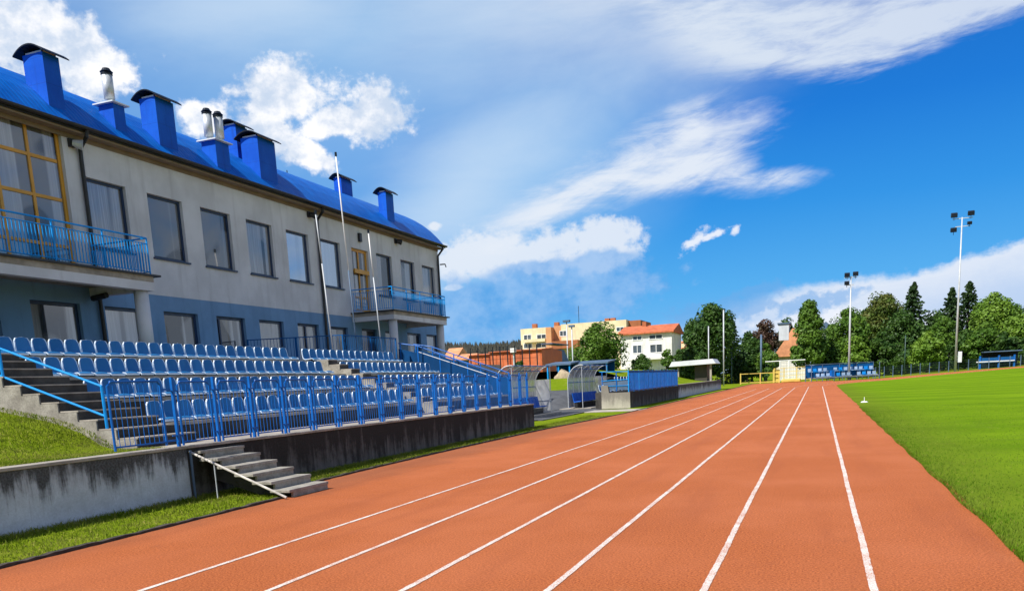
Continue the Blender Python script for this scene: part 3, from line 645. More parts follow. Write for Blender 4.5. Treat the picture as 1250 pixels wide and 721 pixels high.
# wall lamps
for y, z in ((20.36, 9.5), (32.9, 9.52), (41.0, 9.5)):
    l = MB().box(BX+.001, BX+.10, y-.09, y+.09, z-.12, z+.12).build('floodlamp', 'black', bl)
    MB().tube([(BX+.1, y, z), (BX+.30, y+.18, z-.06)], .09, 10, r2=.15).build('lamp_head', 'black' if y > 21 else 'zinc', l)
MB().box(BX+.001, BX+.13, 37.1, 37.3, 8.95, 9.35).build('wall_lamp', 'black', bl)
MB().tube([(BX+.1, 46.36, 8.9), (BX+.35, 46.55, 8.92), (BX+.4, 46.55, 8.75)], .04, 6).build('corner_lamp', 'black', bl)
MB().tube([(BX+.15, 20.28, 4.95), (BX+.75, 20.25, 5.0)], .09, 8).build('drain_pipe', 'black', bl)

# flagpoles in front of the clubhouse
for (x, y, top, dy, lab) in ((-17.55, 29.85, 10.66, -.45, 'tallest white-topped flagpole in front of the clubhouse'), (-17.55, 31.9, 8.14, -.42, 'shorter white-topped flagpole nearest the far balcony door'), (-17.55, 28.05, 8.25, -.42, 'slim grey flagpole standing beside the black downpipe')):
    t = thing('flagpole', (x, y, 2.84), lab, 'flagpole', 'flagpoles before the clubhouse')
    zm = top-(4.2 if top > 9 else 1.75); k = (zm-2.84)/(top-2.84)
    MB().tube([(x, y, 2.84), (x, y+dy*k, zm)], .026, 8).build('lower_pole', 'slate' if top > 9 else 'steel', t, smooth=True)
    MB().tube([(x, y+dy*k, zm), (x, y+dy, top)], .025, 8).build('upper_pole', 'white' if y > 29 else 'steel', t, smooth=True)
    MB().tube([(x, y+dy, top), (x, y+dy, top+.14)], .045, 8).build('finial', 'cap', t)

# ------------------------------------------------------------------ team shelters
def shelter(y0, y1, xb, hb, ht, label, nr, nseat, zb=.12):
    t = thing('team_shelter', (xb, y0, 0), label, 'shelter', 'curved clear shelters beside the track')
    prof = [(xb, zb), (xb, 1.0), (xb, hb-.35)]
    for i in range(1, 10): a = math.pi-math.pi*.5*i/9; prof.append((xb+.86+.86*math.cos(a), hb-.35+(ht-hb+.35)*math.sin(a)))
    prof.append((xb+.98, ht-.01))
    for i in range(nr):
        y = y0+(y1-y0)*i/(nr-1); MB().tube([(x, y, z) for x, z in prof], .028, 6).build('rib', 'steel', t)
    m_ = MB()
    for a, b in zip(prof, prof[1:]): m_.quad((a[0]-.01, y0+.03, a[1]+.012), (b[0]-.01, y0+.03, b[1]+.012), (b[0]-.01, y1-.03, b[1]+.012), (a[0]-.01, y1-.03, a[1]+.012))
    m_.build('clear_cover', 'poly', t)
    m_ = MB()
    for k in (0, 2, 7, len(prof)-1): m_.tube([(prof[k][0]+.03, y0, prof[k][1]), (prof[k][0]+.03, y1, prof[k][1])], .022, 6)
    m_.build('purlin', 'blue', t)
    MB().quad((xb+.04, y1-.02, zb), (xb+.84, y1-.02, zb), (xb+.84, y1-.02, hb), (xb+.04, y1-.02, hb)).build('end_sheet', 'white' if nseat > 8 else 'poly', t)
    for y in (y0+.05, y1-.05): MB().tube([(xb+.9, y, 0), (xb+.9, y, ht-.05)], .022, 6).build('post', 'steel', t)
    if nseat > 8:
        MB().tube([(xb+.9, y1-.05, .75), (xb+.1, y1-.05, .75)], .02, 6).build('end_rail', 'steel', t)
    bn = thing('team_bench', (xb+.35, y0+.2, 0), 'row of bright blue bucket seats on dark frame inside %s shelter' % ('the nearer' if nseat > 8 else 'the farther'), 'bench', 'bench rows in the shelters')
    MB().box(xb+.25, xb+.62, y0+.2, y1-.2, .0, .10).box(xb+.35, xb+.5, y0+.25, y1-.25, .10, .36).build('bench_frame', 'black', bn)
    pit = (y1-y0-.4)/nseat
    for i in range(nseat):
        y = y0+.2+pit*i; m_ = MB(); m_.prism([(xb+.16, .98), (xb+.20, .98), (xb+.32, .45), (xb+.72, .50), (xb+.74, .44), (xb+.28, .38)], 1, y+.02, y+pit-.02); m_.build('bucket_seat', 'seat2', bn, bevel=.015)
shelter(36.9, 43.0, -14.45, 1.86, 2.56, 'longer curved clear-roofed team shelter next to the end of the blue fence', 7, 11)
shelter(49.2, 55.6, -14.4, 1.97, 2.65, 'shorter curved clear-roofed team shelter beside the white concrete end wall', 6, 7)
MB().box(-14.9, -13.1, 36.6, 43.4, -.02, .10).build('shelter_plinth', 'slab')['kind'] = 'structure'
MB().box(-14.9, -12.9, 48.9, 55.9, -.02, .05).build('shelter_plinth', 'slab')['kind'] = 'structure'

# ------------------------------------------------------------------ second small stand
s2 = thing('small_stand', (-12, 47.6, 0), 'small far stand with white end wall and blue fence along its front', 'grandstand')
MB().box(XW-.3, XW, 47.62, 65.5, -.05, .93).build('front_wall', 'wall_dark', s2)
MB().prism([(XW-.001, 0), (XW-.001, .92), (-11.45, .92), (-11.5, 1.35), (-11.9, 1.35), (-11.9, 0)], 1, 47.58, 47.9).build('end_wall', 'wall_pale', s2)
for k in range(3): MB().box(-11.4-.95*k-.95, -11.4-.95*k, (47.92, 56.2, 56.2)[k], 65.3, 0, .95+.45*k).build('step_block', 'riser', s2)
f2 = thing('picket_fence', (-10.3, 47.6, .93), 'dense bright blue fence on the front wall of the small far stand', 'fence')
m_ = MB(); x = -10.28
m_.bar((x, 47.62, 2.13), (x, 65.5, 2.13), .05); m_.bar((x, 47.62, .99), (x, 65.5, .99), .05)
y = 47.7
while y < 65.4: m_.bar((x, y, .99), (x, y, 2.13), .05, .055); y += .145
m_.build('pickets', 'blue', f2)
for i in range(13): MB().bar((x, 47.62+1.49*i, .93), (x, 47.62+1.49*i, 2.17), .06).build('post', 'blue2', f2)
f3 = thing('side_railing', (-12, 47.7, 1), 'blue railing with dark sheet above the white end wall', 'railing')
MB().prism([(-10.35, 1.06), (-11.8, 1.06), (-11.8, 1.58), (-10.35, 1.62)], 1, 47.68, 47.70).build('sheet', 'slate', f3)
MB().bar((-10.3, 47.66, 1.66), (-11.9, 47.66, 1.62), .04).bar((-10.3, 47.66, 2.1), (-12.0, 47.66, 2.15), .04).bar((-10.3, 47.66, 1.3), (-12.0, 47.66, 1.32), .03).build('rail', 'blue2', f3)
for x_ in (-11.0, -11.85): MB().bar((x_, 47.66, 1.0), (x_, 47.66, 2.15), .045).build('post', 'blue', f3)
for k in range(2):
    for i in range(16 if k == 0 else 9):
        y = (48.3 if k == 0 else 56.5)+(1.02 if k == 0 else .95)*i
        seat_at(-12.15-.95*k, y, .95+.45*(k), 'small blue seat, %s from near end, %s row, far stand' % (ORD[i], ('front', 'back')[k]), 'seats on the small far stand')
wall_thing(65.52, 96, 1.02, 'wall_light', 'low grey concrete wall running from the far stand to the white flagpole')
# grass banks beyond
def bank2(x, y): return 1.0*sstep(-10.45, -11, x)+ 1.35*sstep(-11, -19, x)
mb = MB(); bx = list(np.arange(-10.45, -40, -1.0)); by = list(np.arange(65.6, 98, 1.6)); n = len(bx)
for y in by:
    for x in bx: mb.v.append((x, y, (.98+1.6*sstep(-11, -18, x)*sstep(110, 86, y))*sstep(99, 93, y)))
for j in range(len(by)-1):
    for i in range(n-1): mb.f.append((j*n+i, j*n+i+1, (j+1)*n+i+1, (j+1)*n+i)); mb.mi.append(0)
tag(mb.build('far_grass_bank', 'grass', smooth=True, fix=False), kind='structure')
def yz(x, y): return 1.05*sstep(49, 57, y)*sstep(-14.9, -16.2, x)+.85*sstep(57.5, 64, y)*sstep(-14.9, -17, x)
def sheet(name, xr, yr, dz, mname):
    mb = MB(); n = len(xr)
    for y in yr:
        for x in xr: mb.v.append((x, y, yz(x, y)+dz))
    for j in range(len(yr)-1):
        for i in range(n-1): mb.f.append((j*n+i, j*n+i+1, (j+1)*n+i+1, (j+1)*n+i)); mb.mi.append(0)
    tag(mb.build(name, mname, smooth=True, fix=False), kind='structure')
sheet('yard_ramp', list(np.arange(-14.9, -30, -.6)), list(np.arange(46, 58.1, .8)), .03, 'asphalt')
sheet('yard_grass_bank', list(np.arange(-14.7, -60, -.8)), list(np.arange(57.6, 82, .9)), .05, 'grass')
# open shed at the end of the bank
p0 = at(826, 452, 92); p1 = at(874, 452, 92)
sh = thing('timber_shed', (p0.x, 92, 1.5), 'open timber shed, shaded inside, with long pale sheet roof on the grass bank', 'shed')
zr0 = at(826, 446, 92).z; 
MB().prism([(p0.x-.6, zr0-.12), (p1.x+.15, zr0+.0), (p1.x-.2, zr0+.50), (p0.x-.3, zr0+.40)], 1, 90.6, 95).build('roof', 'greyroof', sh)
MB().box(p0.x+2.0, p1.x-.9, 91.6, 94.6, .3, zr0+.05).build('shaded_interior', 'wood', sh)  # near-black block stands in for the shade inside the open shed
for x_ in (p1.x-.45, p0.x+.3): MB().box(x_-.1, x_+.1, 91, 91.2, .3, zr0+.05).build('post', 'slab', sh)

# ------------------------------------------------------------------ barrier, goal, bleacher, bench shelter at the far bend
yb = thing('barrier_rail', at(920, 467, 127), 'pale yellow two-rail barrier standing across the far end of the straight', 'barrier')
def yrail(p, q, z0, z1):
    MB().bar((p.x, p.y, z1), (q.x, q.y, z1), .09).build('rail', 'yellow2', yb); MB().bar((p.x, p.y, z0), (q.x, q.y, z0), .10).build('rail', 'yellow2', yb)
pa = at(904, 468, 127); pb = at(952, 466, 127); z1 = at(904, 456.5, 127).z
yrail(pa, pb, .22, z1)
for x_ in (904, 928, 951): p = at(x_, 467, 127); MB().box(p.x-.08, p.x+.08, p.y-.06, p.y+.06, 0, z1+.1).build('post', 'yellow2', yb)
pc = at(945, 462, 131); kb = thing('yellow_hut', (pc.x, 131, 0), 'small yellow mesh-sided cage beside the white goal frame', 'cage')
for dz in (.2, .9, 1.5, 2.05): MB().bar((pc.x-.1, 131, dz), (pc.x+5.2, 131, dz+.1), .07).build('rail', 'yellow2', kb)
for dx in (0, 1.4, 3.2, 5.1): MB().box(pc.x+dx-.07, pc.x+dx+.07, 130.95, 131.05, 0, 2.1).build('post', 'yellow2', kb)
MB().box(pc.x-.2, pc.x+.8, 131.2, 131.3, 0, 1.9).build('side_panel', 'yellow2', kb)
pm = at(954, 464, 126); MB().box(pm.x, pm.x+2.6, 125.5, 127.2, .02, .5).build('frame_mat', 'yellow2', bevel=.12); o = bpy.data.objects['frame_mat']; tag(o, 'low yellow landing mat lying in front of the goal frame', 'mat'); o.name = 'landing_mat'
gl = thing('goal_frame', at(950, 462, 138), 'white goal frame with dark netting in front of the orange-roofed house', 'goal')
g0 = at(934, 460, 138); g1 = at(983, 440, 138); zt = at(960, 440, 138).z
MB().tube([(g0.x, 138, zt), (g1.x, 138, zt)], .07, 8).build('crossbar', 'white', gl)
for x_ in (952, 963): p = at(x_, 462, 138); MB().tube([(p.x, 138, 0), (p.x, 138, zt)], .10, 8).build('upright', 'white', gl)
m_ = MB()
for i in range(18): x_ = g0.x+(g1.x-g0.x)*i/17; m_.bar((x_, 138.6, .1), (x_, 138.6, zt), .02)
for i in range(7): m_.bar((g0.x, 138.6, .2+zt*i/7.2), (g1.x, 138.6, .2+zt*i/7.2), .02)
m_.build('netting', 'wire', gl)
# two-row bleacher
def ring(r, a): return Vector((CX+r*math.cos(a), CY+r*math.sin(a), 0))
b0 = at(990, 462, 121); b1 = at(1074, 459, 125.5)
bz0 = 0.0; d = (b1-b0); d.z = 0; L = d.length; d.normalize(); nrm = Vector((d.y, -d.x, 0))     # towards camera
if nrm.y > 0: nrm = -nrm
rz = math.atan2(d.y, d.x)
bc = thing('bleacher', (b0.x, b0.y, hgt(b0.x, b0.y)), 'two-row blue and white seat bleacher on a steel frame at the bend', 'bleacher')
def loc(s_, o, z): p = Vector((b0.x, b0.y, 0))+d*s_-nrm*o; return (p.x, p.y, z+hgt(p.x, p.y))
m_ = MB()
for s_ in np.linspace(0, L, 7):
    for o_ in (0, 1.6): m_.bar(loc(s_, o_, 0), loc(s_, o_, .5+.55*(o_ > 1)), .07)
for s_ in (0, L*.985): m_.bar(loc(s_, -.1, 0), loc(s_, -.1, 2.25), .09)
m_.bar(loc(0, 1.7, 2.3), loc(L, 1.7, 2.3), .08); m_.bar(loc(0, .0, .42), loc(L, .0, .42), .08)
for s_ in np.linspace(0, L, 5): m_.bar(loc(s_, 1.7, 0), loc(s_, 1.7, 2.3), .06)
m_.build('frame', 'slate', bc)
MB().bar(loc(0, 1.75, 1.35), loc(L, 1.75, 1.35), .04, 1.7).build('back_sheet', 'bluesheet', bc)
MB().bar(loc(L*.305, .4, .85), loc(L*.345, .4, .85), .5, 1.2).build('divider', 'blue', bc)
MB().bar(loc(0, .35, .5), loc(L, .35, .5), .7, .06).build('footboard', 'slab', bc)
for row in (0, 1):
    for i in range(13):
        if row == 0 and i in (0, 4, 8) or row == 1 and i in (4,): continue
        s_ = .5+(L-1.0)*i/12; z = .62+.72*row; o_ = .35+.85*row
        m_ = MB(); A = loc(s_-.24, o_, z); B = loc(s_+.24, o_, z); m_.bar(A, B, .45, .07)
        A = loc(s_-.24, o_+.26, z+.26); B = loc(s_+.24, o_+.26, z+.26); m_.bar(A, B, .06, .36); m_.build('shell_seat', 'paleblue' if (i*7+row*3) % 5 else 'blue2', bc)
# little bench shelter on the right
q0 = at(1196, 446, 139); q1 = at(1236, 444, 140)
bs = thing('bench_shelter', (q0.x, 139, hgt(q0.x, 139)), 'small blue-framed bench shelter with dark roof under the right-hand trees', 'shelter')
zg = at(1216, 446.5, 139).z; zr = at(1216, 428.5, 139).z; W_ = q1.x-q0.x
MB().box(q0.x+.4, q1.x+.9, 138.6, 141.0, zr-.10, zr+.03).build('roof', 'slate', bs)
for dx in (0, W_*.55, W_): MB().box(q0.x+dx-.12, q0.x+dx+.12, 138.9, 139.1, zg-.4, zr-.6).build('post', 'blue', bs)
MB().box(q0.x, q1.x, 139.1, 139.15, zg+.55, zg+1.25).build('front_panel', 'bluesheet', bs)
MB().box(q0.x-.5, q1.x, 138.7, 138.95, zg+.62, zg+.76).build('seat_plank', 'white', bs)
MB().box(q0.x+.4, q1.x+.8, 140.8, 140.9, zg-.3, zr-.11).build('shaded_back_wall', 'cap', bs)  # shade under the roof is put into this wall's near-black colour
# mesh fence along the outside of the bend
mf = thing('mesh_fence', (14, 131, .2), 'green wire mesh fence on thin posts outside the far bend', 'fence')
m_ = MB(); pts = []
for a in np.arange(136, 96, -1.6):
    p = ring(51.5, R(a)); p.z = hgt(p.x, p.y); pts.append(p)
for p in pts: MB().bar(p, p+Vector((0, 0, 1.55)), .09).build('post', 'slate', mf)
for a, b in zip(pts, pts[1:]):
    for z in (1.5, 1.15, .8, .45, .1): m_.bar(a+Vector((0, 0, z)), b+Vector((0, 0, z)), .022)
    for k in range(1, 8): p = a.lerp(b, k/8); m_.bar(p, p+Vector((0, 0, 1.5)), .012)
m_.build('mesh', 'wire', mf)

# ------------------------------------------------------------------ poles
def flood(px_, py_, tx, ty, Y, lamps, label, arms):
    f = at(px_, py_, Y); tp = at(tx, ty, Y); t = thing('floodlight_mast', (f.x, f.y, f.z-.1), label, 'floodlight', 'floodlight masts at the far bend')
    MB().tube([(f.x, Y, f.z-.4), (f.x, Y, tp.z)], .17, 10, r2=.08).build('mast', 'steel', t, smooth=True)
    k = Y/1000
    for dx0, dx1, dy in arms: MB().bar((f.x+dx0*k, Y, tp.z+dy*k), (f.x+dx1*k, Y, tp.z+dy*k), .09).build('crossarm', 'steel', t)
    for dx, dy, s_ in lamps:
        x_, z_ = f.x+dx*k, tp.z+dy*k; l_ = MB(); l_.prism([(Y-.35, z_-.30*s_), (Y-.42, z_+.18*s_), (Y+.1, z_+.34*s_), (Y+.3, z_+.1*s_), (Y+.25, z_-.2*s_)], 0, x_-.34*s_, x_+.34*s_); l_.bar((x_, Y, z_-.2*s_), (x_, Y, z_-.6*s_), .07); l_.build('lamp_head', 'cap', t, bevel=.05)
    return f
flood(1036, 462, 1040, 337, 124.5, [(-4, -1.5+3, 1), (4.5, 2, 1), (-4.2, -7, .9)], 'shorter floodlight mast with three lamps behind the bleacher', [(-7, 6, -1.2), (-5, 3, -9)])
f = flood(1166, 450, 1176, 265, 134, [(-7.5, 2.5, 1.15), (8, 3, 1.15), (-7.5, -12, 1.1), (7, -6.5, .8)], 'taller floodlight mast with four lamps in front of the spruces', [(-9, 10, -1), (-6, 8, -9)])
MB().box(f.x+.28, f.x+.75, 133.8, 134.2, f.z+.9, f.z+2.4).build('switch_box', 'greyroof', bpy.data.objects['floodlight_mast.001'])
def pole(px_, py_, ty, Y, r, label, name='white_pole', m='steel', foot=None, top=None):
    f = at(px_, py_, Y); tp = at(px_, ty, Y); z0 = f.z if foot is None else foot
    o = MB().tube([(f.x, Y, z0), (f.x, Y, tp.z)], r, 8).build(name, m, origin=(f.x, Y, z0), smooth=True); tag(o, label, 'pole')
    if top: MB().box(f.x-.35*top, f.x+.35*top, Y-.25, Y+.25, tp.z+.001, tp.z+.25).build('lamp_head', 'slate', o)
pole(883.5, 470, 378, 122, .09, 'tall white flagpole at the end of the low grey wall', 'flagpole', foot=-.1)
pole(865, 426, 398, 128, .08, 'short pale pole against the big dark tree left of the tall one', 'white_pole', foot=-.1)
pole(693.5, 447, 393, 100, .07, 'slim grey street lamp left of its twin before the apartments', 'street_lamp', foot=-.1, top=1.2)
pole(699.5, 447, 399, 100, .08, 'slim grey street lamp touching the round green tree', 'street_lamp', foot=-.1, top=1.0)
pole(929, 455, 408, 141, .16, 'dark blue net post standing before the copper tree', 'net_post', 'slate', foot=-.1)
pole(893, 455, 424, 141, .10, 'thin dark net post beside the tall white flagpole', 'net_post', 'slate', foot=-.1)
pole(1104, 452, 409, 142, .07, 'thin dark post between mesh fence and olive tree', 'net_post', 'wire', foot=-.1)

# ------------------------------------------------------------------ trees
def leaf_cloud(C, rad, n, size, flat=.8):
    C = np.array(C); N = len(C); idx = rng.integers(0, N, n); d = rng.normal(size=(n, 3)); d /= np.linalg.norm(d, axis=1)[:, None]
    rr = np.array(rad)[idx]*rng.uniform(.35, 1.0, n)**.6; P = C[idx]+d*rr[:, None]*np.array([1, 1, flat])
    nr = d+rng.normal(size=(n, 3))*.55+np.array([0, 0, .35]); nr /= np.linalg.norm(nr, axis=1)[:, None]
    a = np.cross(nr, rng.normal(size=(n, 3))); a /= np.linalg.norm(a, axis=1)[:, None]; b = np.cross(nr, a); s = size*rng.uniform(.55, 1.3, n)[:, None]
    V = np.stack([P-a*s*.5, P-b*s*.32+nr*s*.1, P+a*s*.5, P+b*s*.32-nr*s*.06], 1).reshape(-1, 3); k = np.arange(n)*4
    return V, np.stack([k, k+1, k+2, k+3], 1)
def tree(kind, x, Y, base, top, w, leafm, label, n=5200, cat='tree', name=None, leaf=None, group='trees beyond the stadium', skirt=.05):
    h = top-base; t = thing(name or ('spruce_tree' if kind == 's' else 'leafy_tree'), (x, Y, base), label, cat, group)
    rs = random.Random(hash(label) % 9973 if False else sum(ord(c) for c in label)); lean = rs.uniform(-.02, .02)*h
    if kind == 's':
        m_ = MB(); m_.tube([(x, Y, base), (x, Y, base+h*.97)], .018*h, 7, r2=.01); m_.build('trunk', 'bark', t)
        C, rad = [], []; nb = int(h*16)
        for i in range(nb):
            f = (i+rs.random())/nb; f = f**1.12; z = base+h*(skirt*.35+(.985-skirt*.35)*f); rr = w/2*(1-f)**.8+.10; a = i*2.39996+rs.uniform(-.5, .5); L_ = rr*rs.uniform(.55, 1.18)
            for q in (.3, .55, .78, 1.0):
                C.append((x+math.cos(a)*L_*q, Y+math.sin(a)*L_*q, z-.34*L_*q+.16*L_*q*q+rs.uniform(-.15, .15))); rad.append(max(.14, .40*(1-q*.45)*(1-f*.65)*min(1.6, w/4.5)))
        V, F_ = leaf_cloud(C, rad, n, leaf or .34, .55)
        fast_mesh('crown', V, F_, leafm, t, (x, Y, base))
        return t
    m_ = MB(); th = h*.38; m_.tube([(x, Y, base), (x+lean*.3, Y, base+th*.6), (x+lean, Y, base+th)], .028*h, 8, r2=.016*h)
    C, rad = [], []; cz = base+h*(skirt+(1-skirt)*.52); rz_ = h*(1-skirt)*.5
    k = 58 if cat == 'tree' else 34
    for i in range(k):
        u = rs.uniform(-1, 1); a = rs.uniform(0, 2*math.pi); q = rs.uniform(.35, .92)**.7; s_ = math.sqrt(1-u*u)
        pr_ = (1-.28*max(0, u)) if kind == 'd' else max(.12, .98-.62*max(0, u+.45))
        C.append((x+lean+math.cos(a)*s_*w/2*q*pr_*.86, Y+math.sin(a)*s_*w/2*q*pr_*.86, cz+u*rz_*q*.9)); rad.append(rs.uniform(.13, .25)*min(w, h*.8)*(.85 if q > .75 else 1.15))
    C.append((x+lean, Y, base+h*.9)); rad.append(.09*h)
    for i in range(9):
        c = C[rs.randrange(k)]; m_.tube([(x+lean*.8, Y, base+th*rs.uniform(.6, 1)), ((x+c[0])/2, (Y+c[1])/2, (base+th+c[2])/2), c], .009*h, 5, r2=.003*h)
    m_.build('trunk', 'bark', t)
    V, F_ = leaf_cloud(C, rad, n, leaf or .46)
    fast_mesh('crown', V, F_, leafm, t, (x, Y, base))
    return t
def tr(kind, cx_, ty, w_, Y, leafm, label, by=None, **kw):
    kw['n'] = int(kw.get('n', 5200)*1.7)
    p = at(cx_, ty, Y); b = hgt(p.x, min(Y, 140))-.15 if by is None else at(cx_, by, Y).z
    return tree(kind, p.x, Y, b, p.z, w_*Y/1000*1.04, leafm, label, **kw)
tr('d', 729, 390, 68, 104, 'leafA', 'round mid-green tree in front of the orange apartment block', n=7500, leaf=.36)
tr('d', 866, 366, 62, 140, 'leafF', 'large deep-green broad tree behind the tall white flagpole', n=9000)
tr('s', 893, 388, 44, 148, 'leafC', 'dark conifer close to the right of the largest broad tree', n=5000)
tr('d', 935, 386, 34, 172, 'leafD', 'copper-leaved tree rising behind the net posts', n=4500)
tr('d', 912, 402, 24, 166, 'leafF', 'dark tree left of the copper-leaved tree', n=3500)
tr('d', 960, 384, 26, 178, 'leafF', 'dark tree top showing above the orange house roof', n=3500)
tr('c', 987, 362, 45, 146, 'leafA', 'tall tapering green tree hiding the right side of the orange-roofed house', n=8000, leaf=.5)
tr('d', 1037, 376, 52, 152, 'leafA', 'rounded green tree behind the shorter floodlight mast', n=7500)
tr('d', 1086, 354, 58, 162, 'leafE', 'large olive-tipped tree right of the bleacher', n=9000)
tr('s', 1116, 344, 66, 158, 'leafC', 'dark pointed spruce at the right edge of the olive tree', n=8000, leaf=.42)
tr('s', 1163, 350, 54, 166, 'leafC', 'dark spruce just left of the taller floodlight mast', n=6500, leaf=.42)
tr('s', 1184, 342, 66, 167, 'leafC', 'dark spruce just right of the taller floodlight mast', n=7000, leaf=.42)
tr('d', 1214, 353, 50, 160, 'leafB', 'tall bright green tree above the bench shelter', n=8000)
tr('d', 1252, 378, 44, 152, 'leafB', 'bright green tree cut by the right edge of the view', n=6000)
for kind, cx_, ty, w_, Y, lm, lab in (('d', 1060, 372, 46, 166, 'leafF', 'deep green tree filling the space between rounded and olive trees'), ('d', 1104, 374, 56, 156, 'leafF', 'deep green tree low before the pointed spruce'), ('d', 1146, 378, 40, 170, 'leafF', 'deep green tree between the pointed spruce and spruce pair'), ('d', 1198, 366, 44, 170, 'leafF', 'deep green tree right behind the spruce pair'), ('d', 1236, 366, 44, 168, 'leafA', 'mid-green tree between the bright green trees'), ('d', 1016, 392, 36, 172, 'leafF', 'deep green tree hiding the pale house wall'), ('d', 846, 384, 34, 148, 'leafF', 'deep green tree at the left edge of the broad tree'), ('d', 918, 410, 34, 156, 'leafF', 'deep green tree below the copper-leaved crown')):
    tr(kind, cx_, ty, w_, Y, lm, lab, n=4800)
for cx_, ty, w_, Y, lm, lab in ((1133, 406, 44, 146, 'leafB', 'light green bush left of the taller floodlight mast'), (1150, 386, 34, 154, 'leafA', 'mid-green bushy tree between olive tree and spruces'), (1200, 394, 50, 150, 'leafA', 'green bushy tree behind the bench shelter'), (1226, 404, 46, 149, 'leafF', 'dark bushy tree right of the bench shelter'), (1046, 409, 30, 147, 'leafB', 'bright green bush behind the right half of the bleacher'), (1075, 402, 52, 152, 'leafF', 'deep green bush filling the gap under the olive tree'), (1180, 400, 40, 151, 'leafF', 'deep green bush behind the switch box of the mast'), (1012, 418, 34, 150, 'leafF', 'dark shrub behind the left half of the bleacher'), (905, 428, 40, 150, 'leafF', 'dark shrub behind the yellow barrier'), (935, 418, 26, 149, 'leafA', 'green bush beside the white gable of the orange-roofed house'), (1104, 424, 40, 148, 'leafF', 'low dark shrub behind the thin dark post'), (1245, 420, 40, 147, 'leafF', 'low dark shrub at the right edge of view'), (845, 422, 40, 134, 'leafF', 'dark shrub behind the pale shed roof')):
    tr('d', cx_, ty, w_, Y, lm, lab, n=4200, name='leafy_bush', cat='bush', group='bushes behind the far bend', skirt=.0)
for cx_, ty, w_, Y, lm, lab in ((783, 431, 40, 106, 'leafF', 'long clipped dark hedge below the white house balcony'), (815, 424, 18, 108, 'leafA', 'upright shrub in front of the white house corner'), (829, 424, 16, 110, 'leafF', 'dark upright shrub right of the white house'), (688, 430, 26, 110, 'leafB', 'light green shrub left of the street lamps'), (634, 439, 13, 74, 'leafF', 'small dark shrub in front of the orange sheds')):
    tr('d', cx_, ty, w_, Y, lm, lab, n=2600, name='garden_shrub', cat='shrub', leaf=.3, group='garden shrubs', skirt=0)

# ------------------------------------------------------------------ buildings beyond
def house(name, px0, px1, ytop, Y, depth, wm, label, base=-.1, yaw=0.):
    a = at(px0, ytop, Y); b = at(px1, ytop, Y); t = thing(name, (a.x, Y, base), label, 'building', rz=0); t.rotation_euler.z = 0
    return t, a.x, b.x, (a.z+b.z)/2
def win(t, px0, px1, py0, py1, Y, xo=0, m='white', g='pane', fr=.10):
    a = at(px0, py0, Y); b = at(px1, py1, Y); m_ = MB(); x0, x1, z1, z0 = a.x, b.x, a.z, b.z; y = Y-.03
    m_.box(x0, x1, y-.04, y+.02, z1-fr, z1); m_.box(x0, x1, y-.04, y+.02, z0, z0+fr); m_.box(x0, x0+fr, y-.041, y+.02, z0+fr, z1-fr); m_.box(x1-fr, x1, y-.041, y+.02, z0+fr, z1-fr); m_.box((x0+x1)/2-fr*.4, (x0+x1)/2+fr*.4, y-.039, y+.02, z0+fr, z1-fr)
    f = m_.build('window', m, t); MB().quad((x0, y-.01, z0), (x1, y-.01, z0), (x1, y-.01, z1), (x0, y-.01, z1)).build('pane', g, f)
# apartment block
Ya = 172
t, xa, xb, za = house('apartment_block', 635, 764, 396, Ya, 12, 'cream', 'flat-roofed cream and orange apartment block behind the round tree')
xm0, xm1 = at(668, 400, Ya).x, at(684, 400, Ya).x; zt0 = at(650, 400.5, Ya).z; zt1 = at(740, 391.5, Ya).z
MB().box(xa, xm0, Ya, Ya+12, -.1, zt0).build('left_wing', 'cream', t); MB().box(xm0+.01, xm0+1.2, Ya-1.2, Ya+11, -.1, zt0-.1).build('stair_fin', 'orange', t)
MB().box(xm0+1.21, xm1, Ya+.8, Ya+12, -.1, zt0+.2).build('middle_bay', 'orange', t); MB().box(xm1+.01, xb, Ya+.4, Ya+12, -.1, zt1).build('right_wing', 'cream', t)
xe = at(779, 391, Ya).x; MB().box(xb+.01, xe, Ya+2.5, Ya+14, -.1, zt1-.15).build('side_wing', 'rustbrown', t)
for (a, b, c, d) in ((639, 649, 408.5, 414.5), (655, 667, 408, 413.5), (639, 650, 419, 425), (655, 667, 418, 424), (683, 692, 403.5, 410), (752, 762, 399, 404)): win(t, a, b, c, d, Ya-.0 if a < 670 else Ya+.4, fr=.12)
for yb_ in (415, 426): p = at(636, yb_, Ya); q = at(668, yb_+1.4, Ya); MB().box(p.x+.8, xm0-.3, Ya-1.0, Ya-.03, q.z, p.z).build('balcony', 'cream', t)
p = at(688, 416, Ya); MB().box(p.x-2.2, p.x+3.5, Ya-1.5, Ya+.35, p.z-1.6, p.z).build('canopy', 'rustbrown', t)
for px_ in (652, 679, 741, 748): p = at(px_, 396, Ya+4); MB().box(p.x-.5, p.x+.5, Ya+4, Ya+5, zt0-.2, max(zt0, zt1)+.8).build('roof_vent', 'rustbrown', t)
MB().tube([(at(702, 390, Ya).x, Ya+3, zt0), (at(702, 390, Ya).x, Ya+3, at(702, 372, Ya).z)], .06, 5).build('antenna', 'black', t)
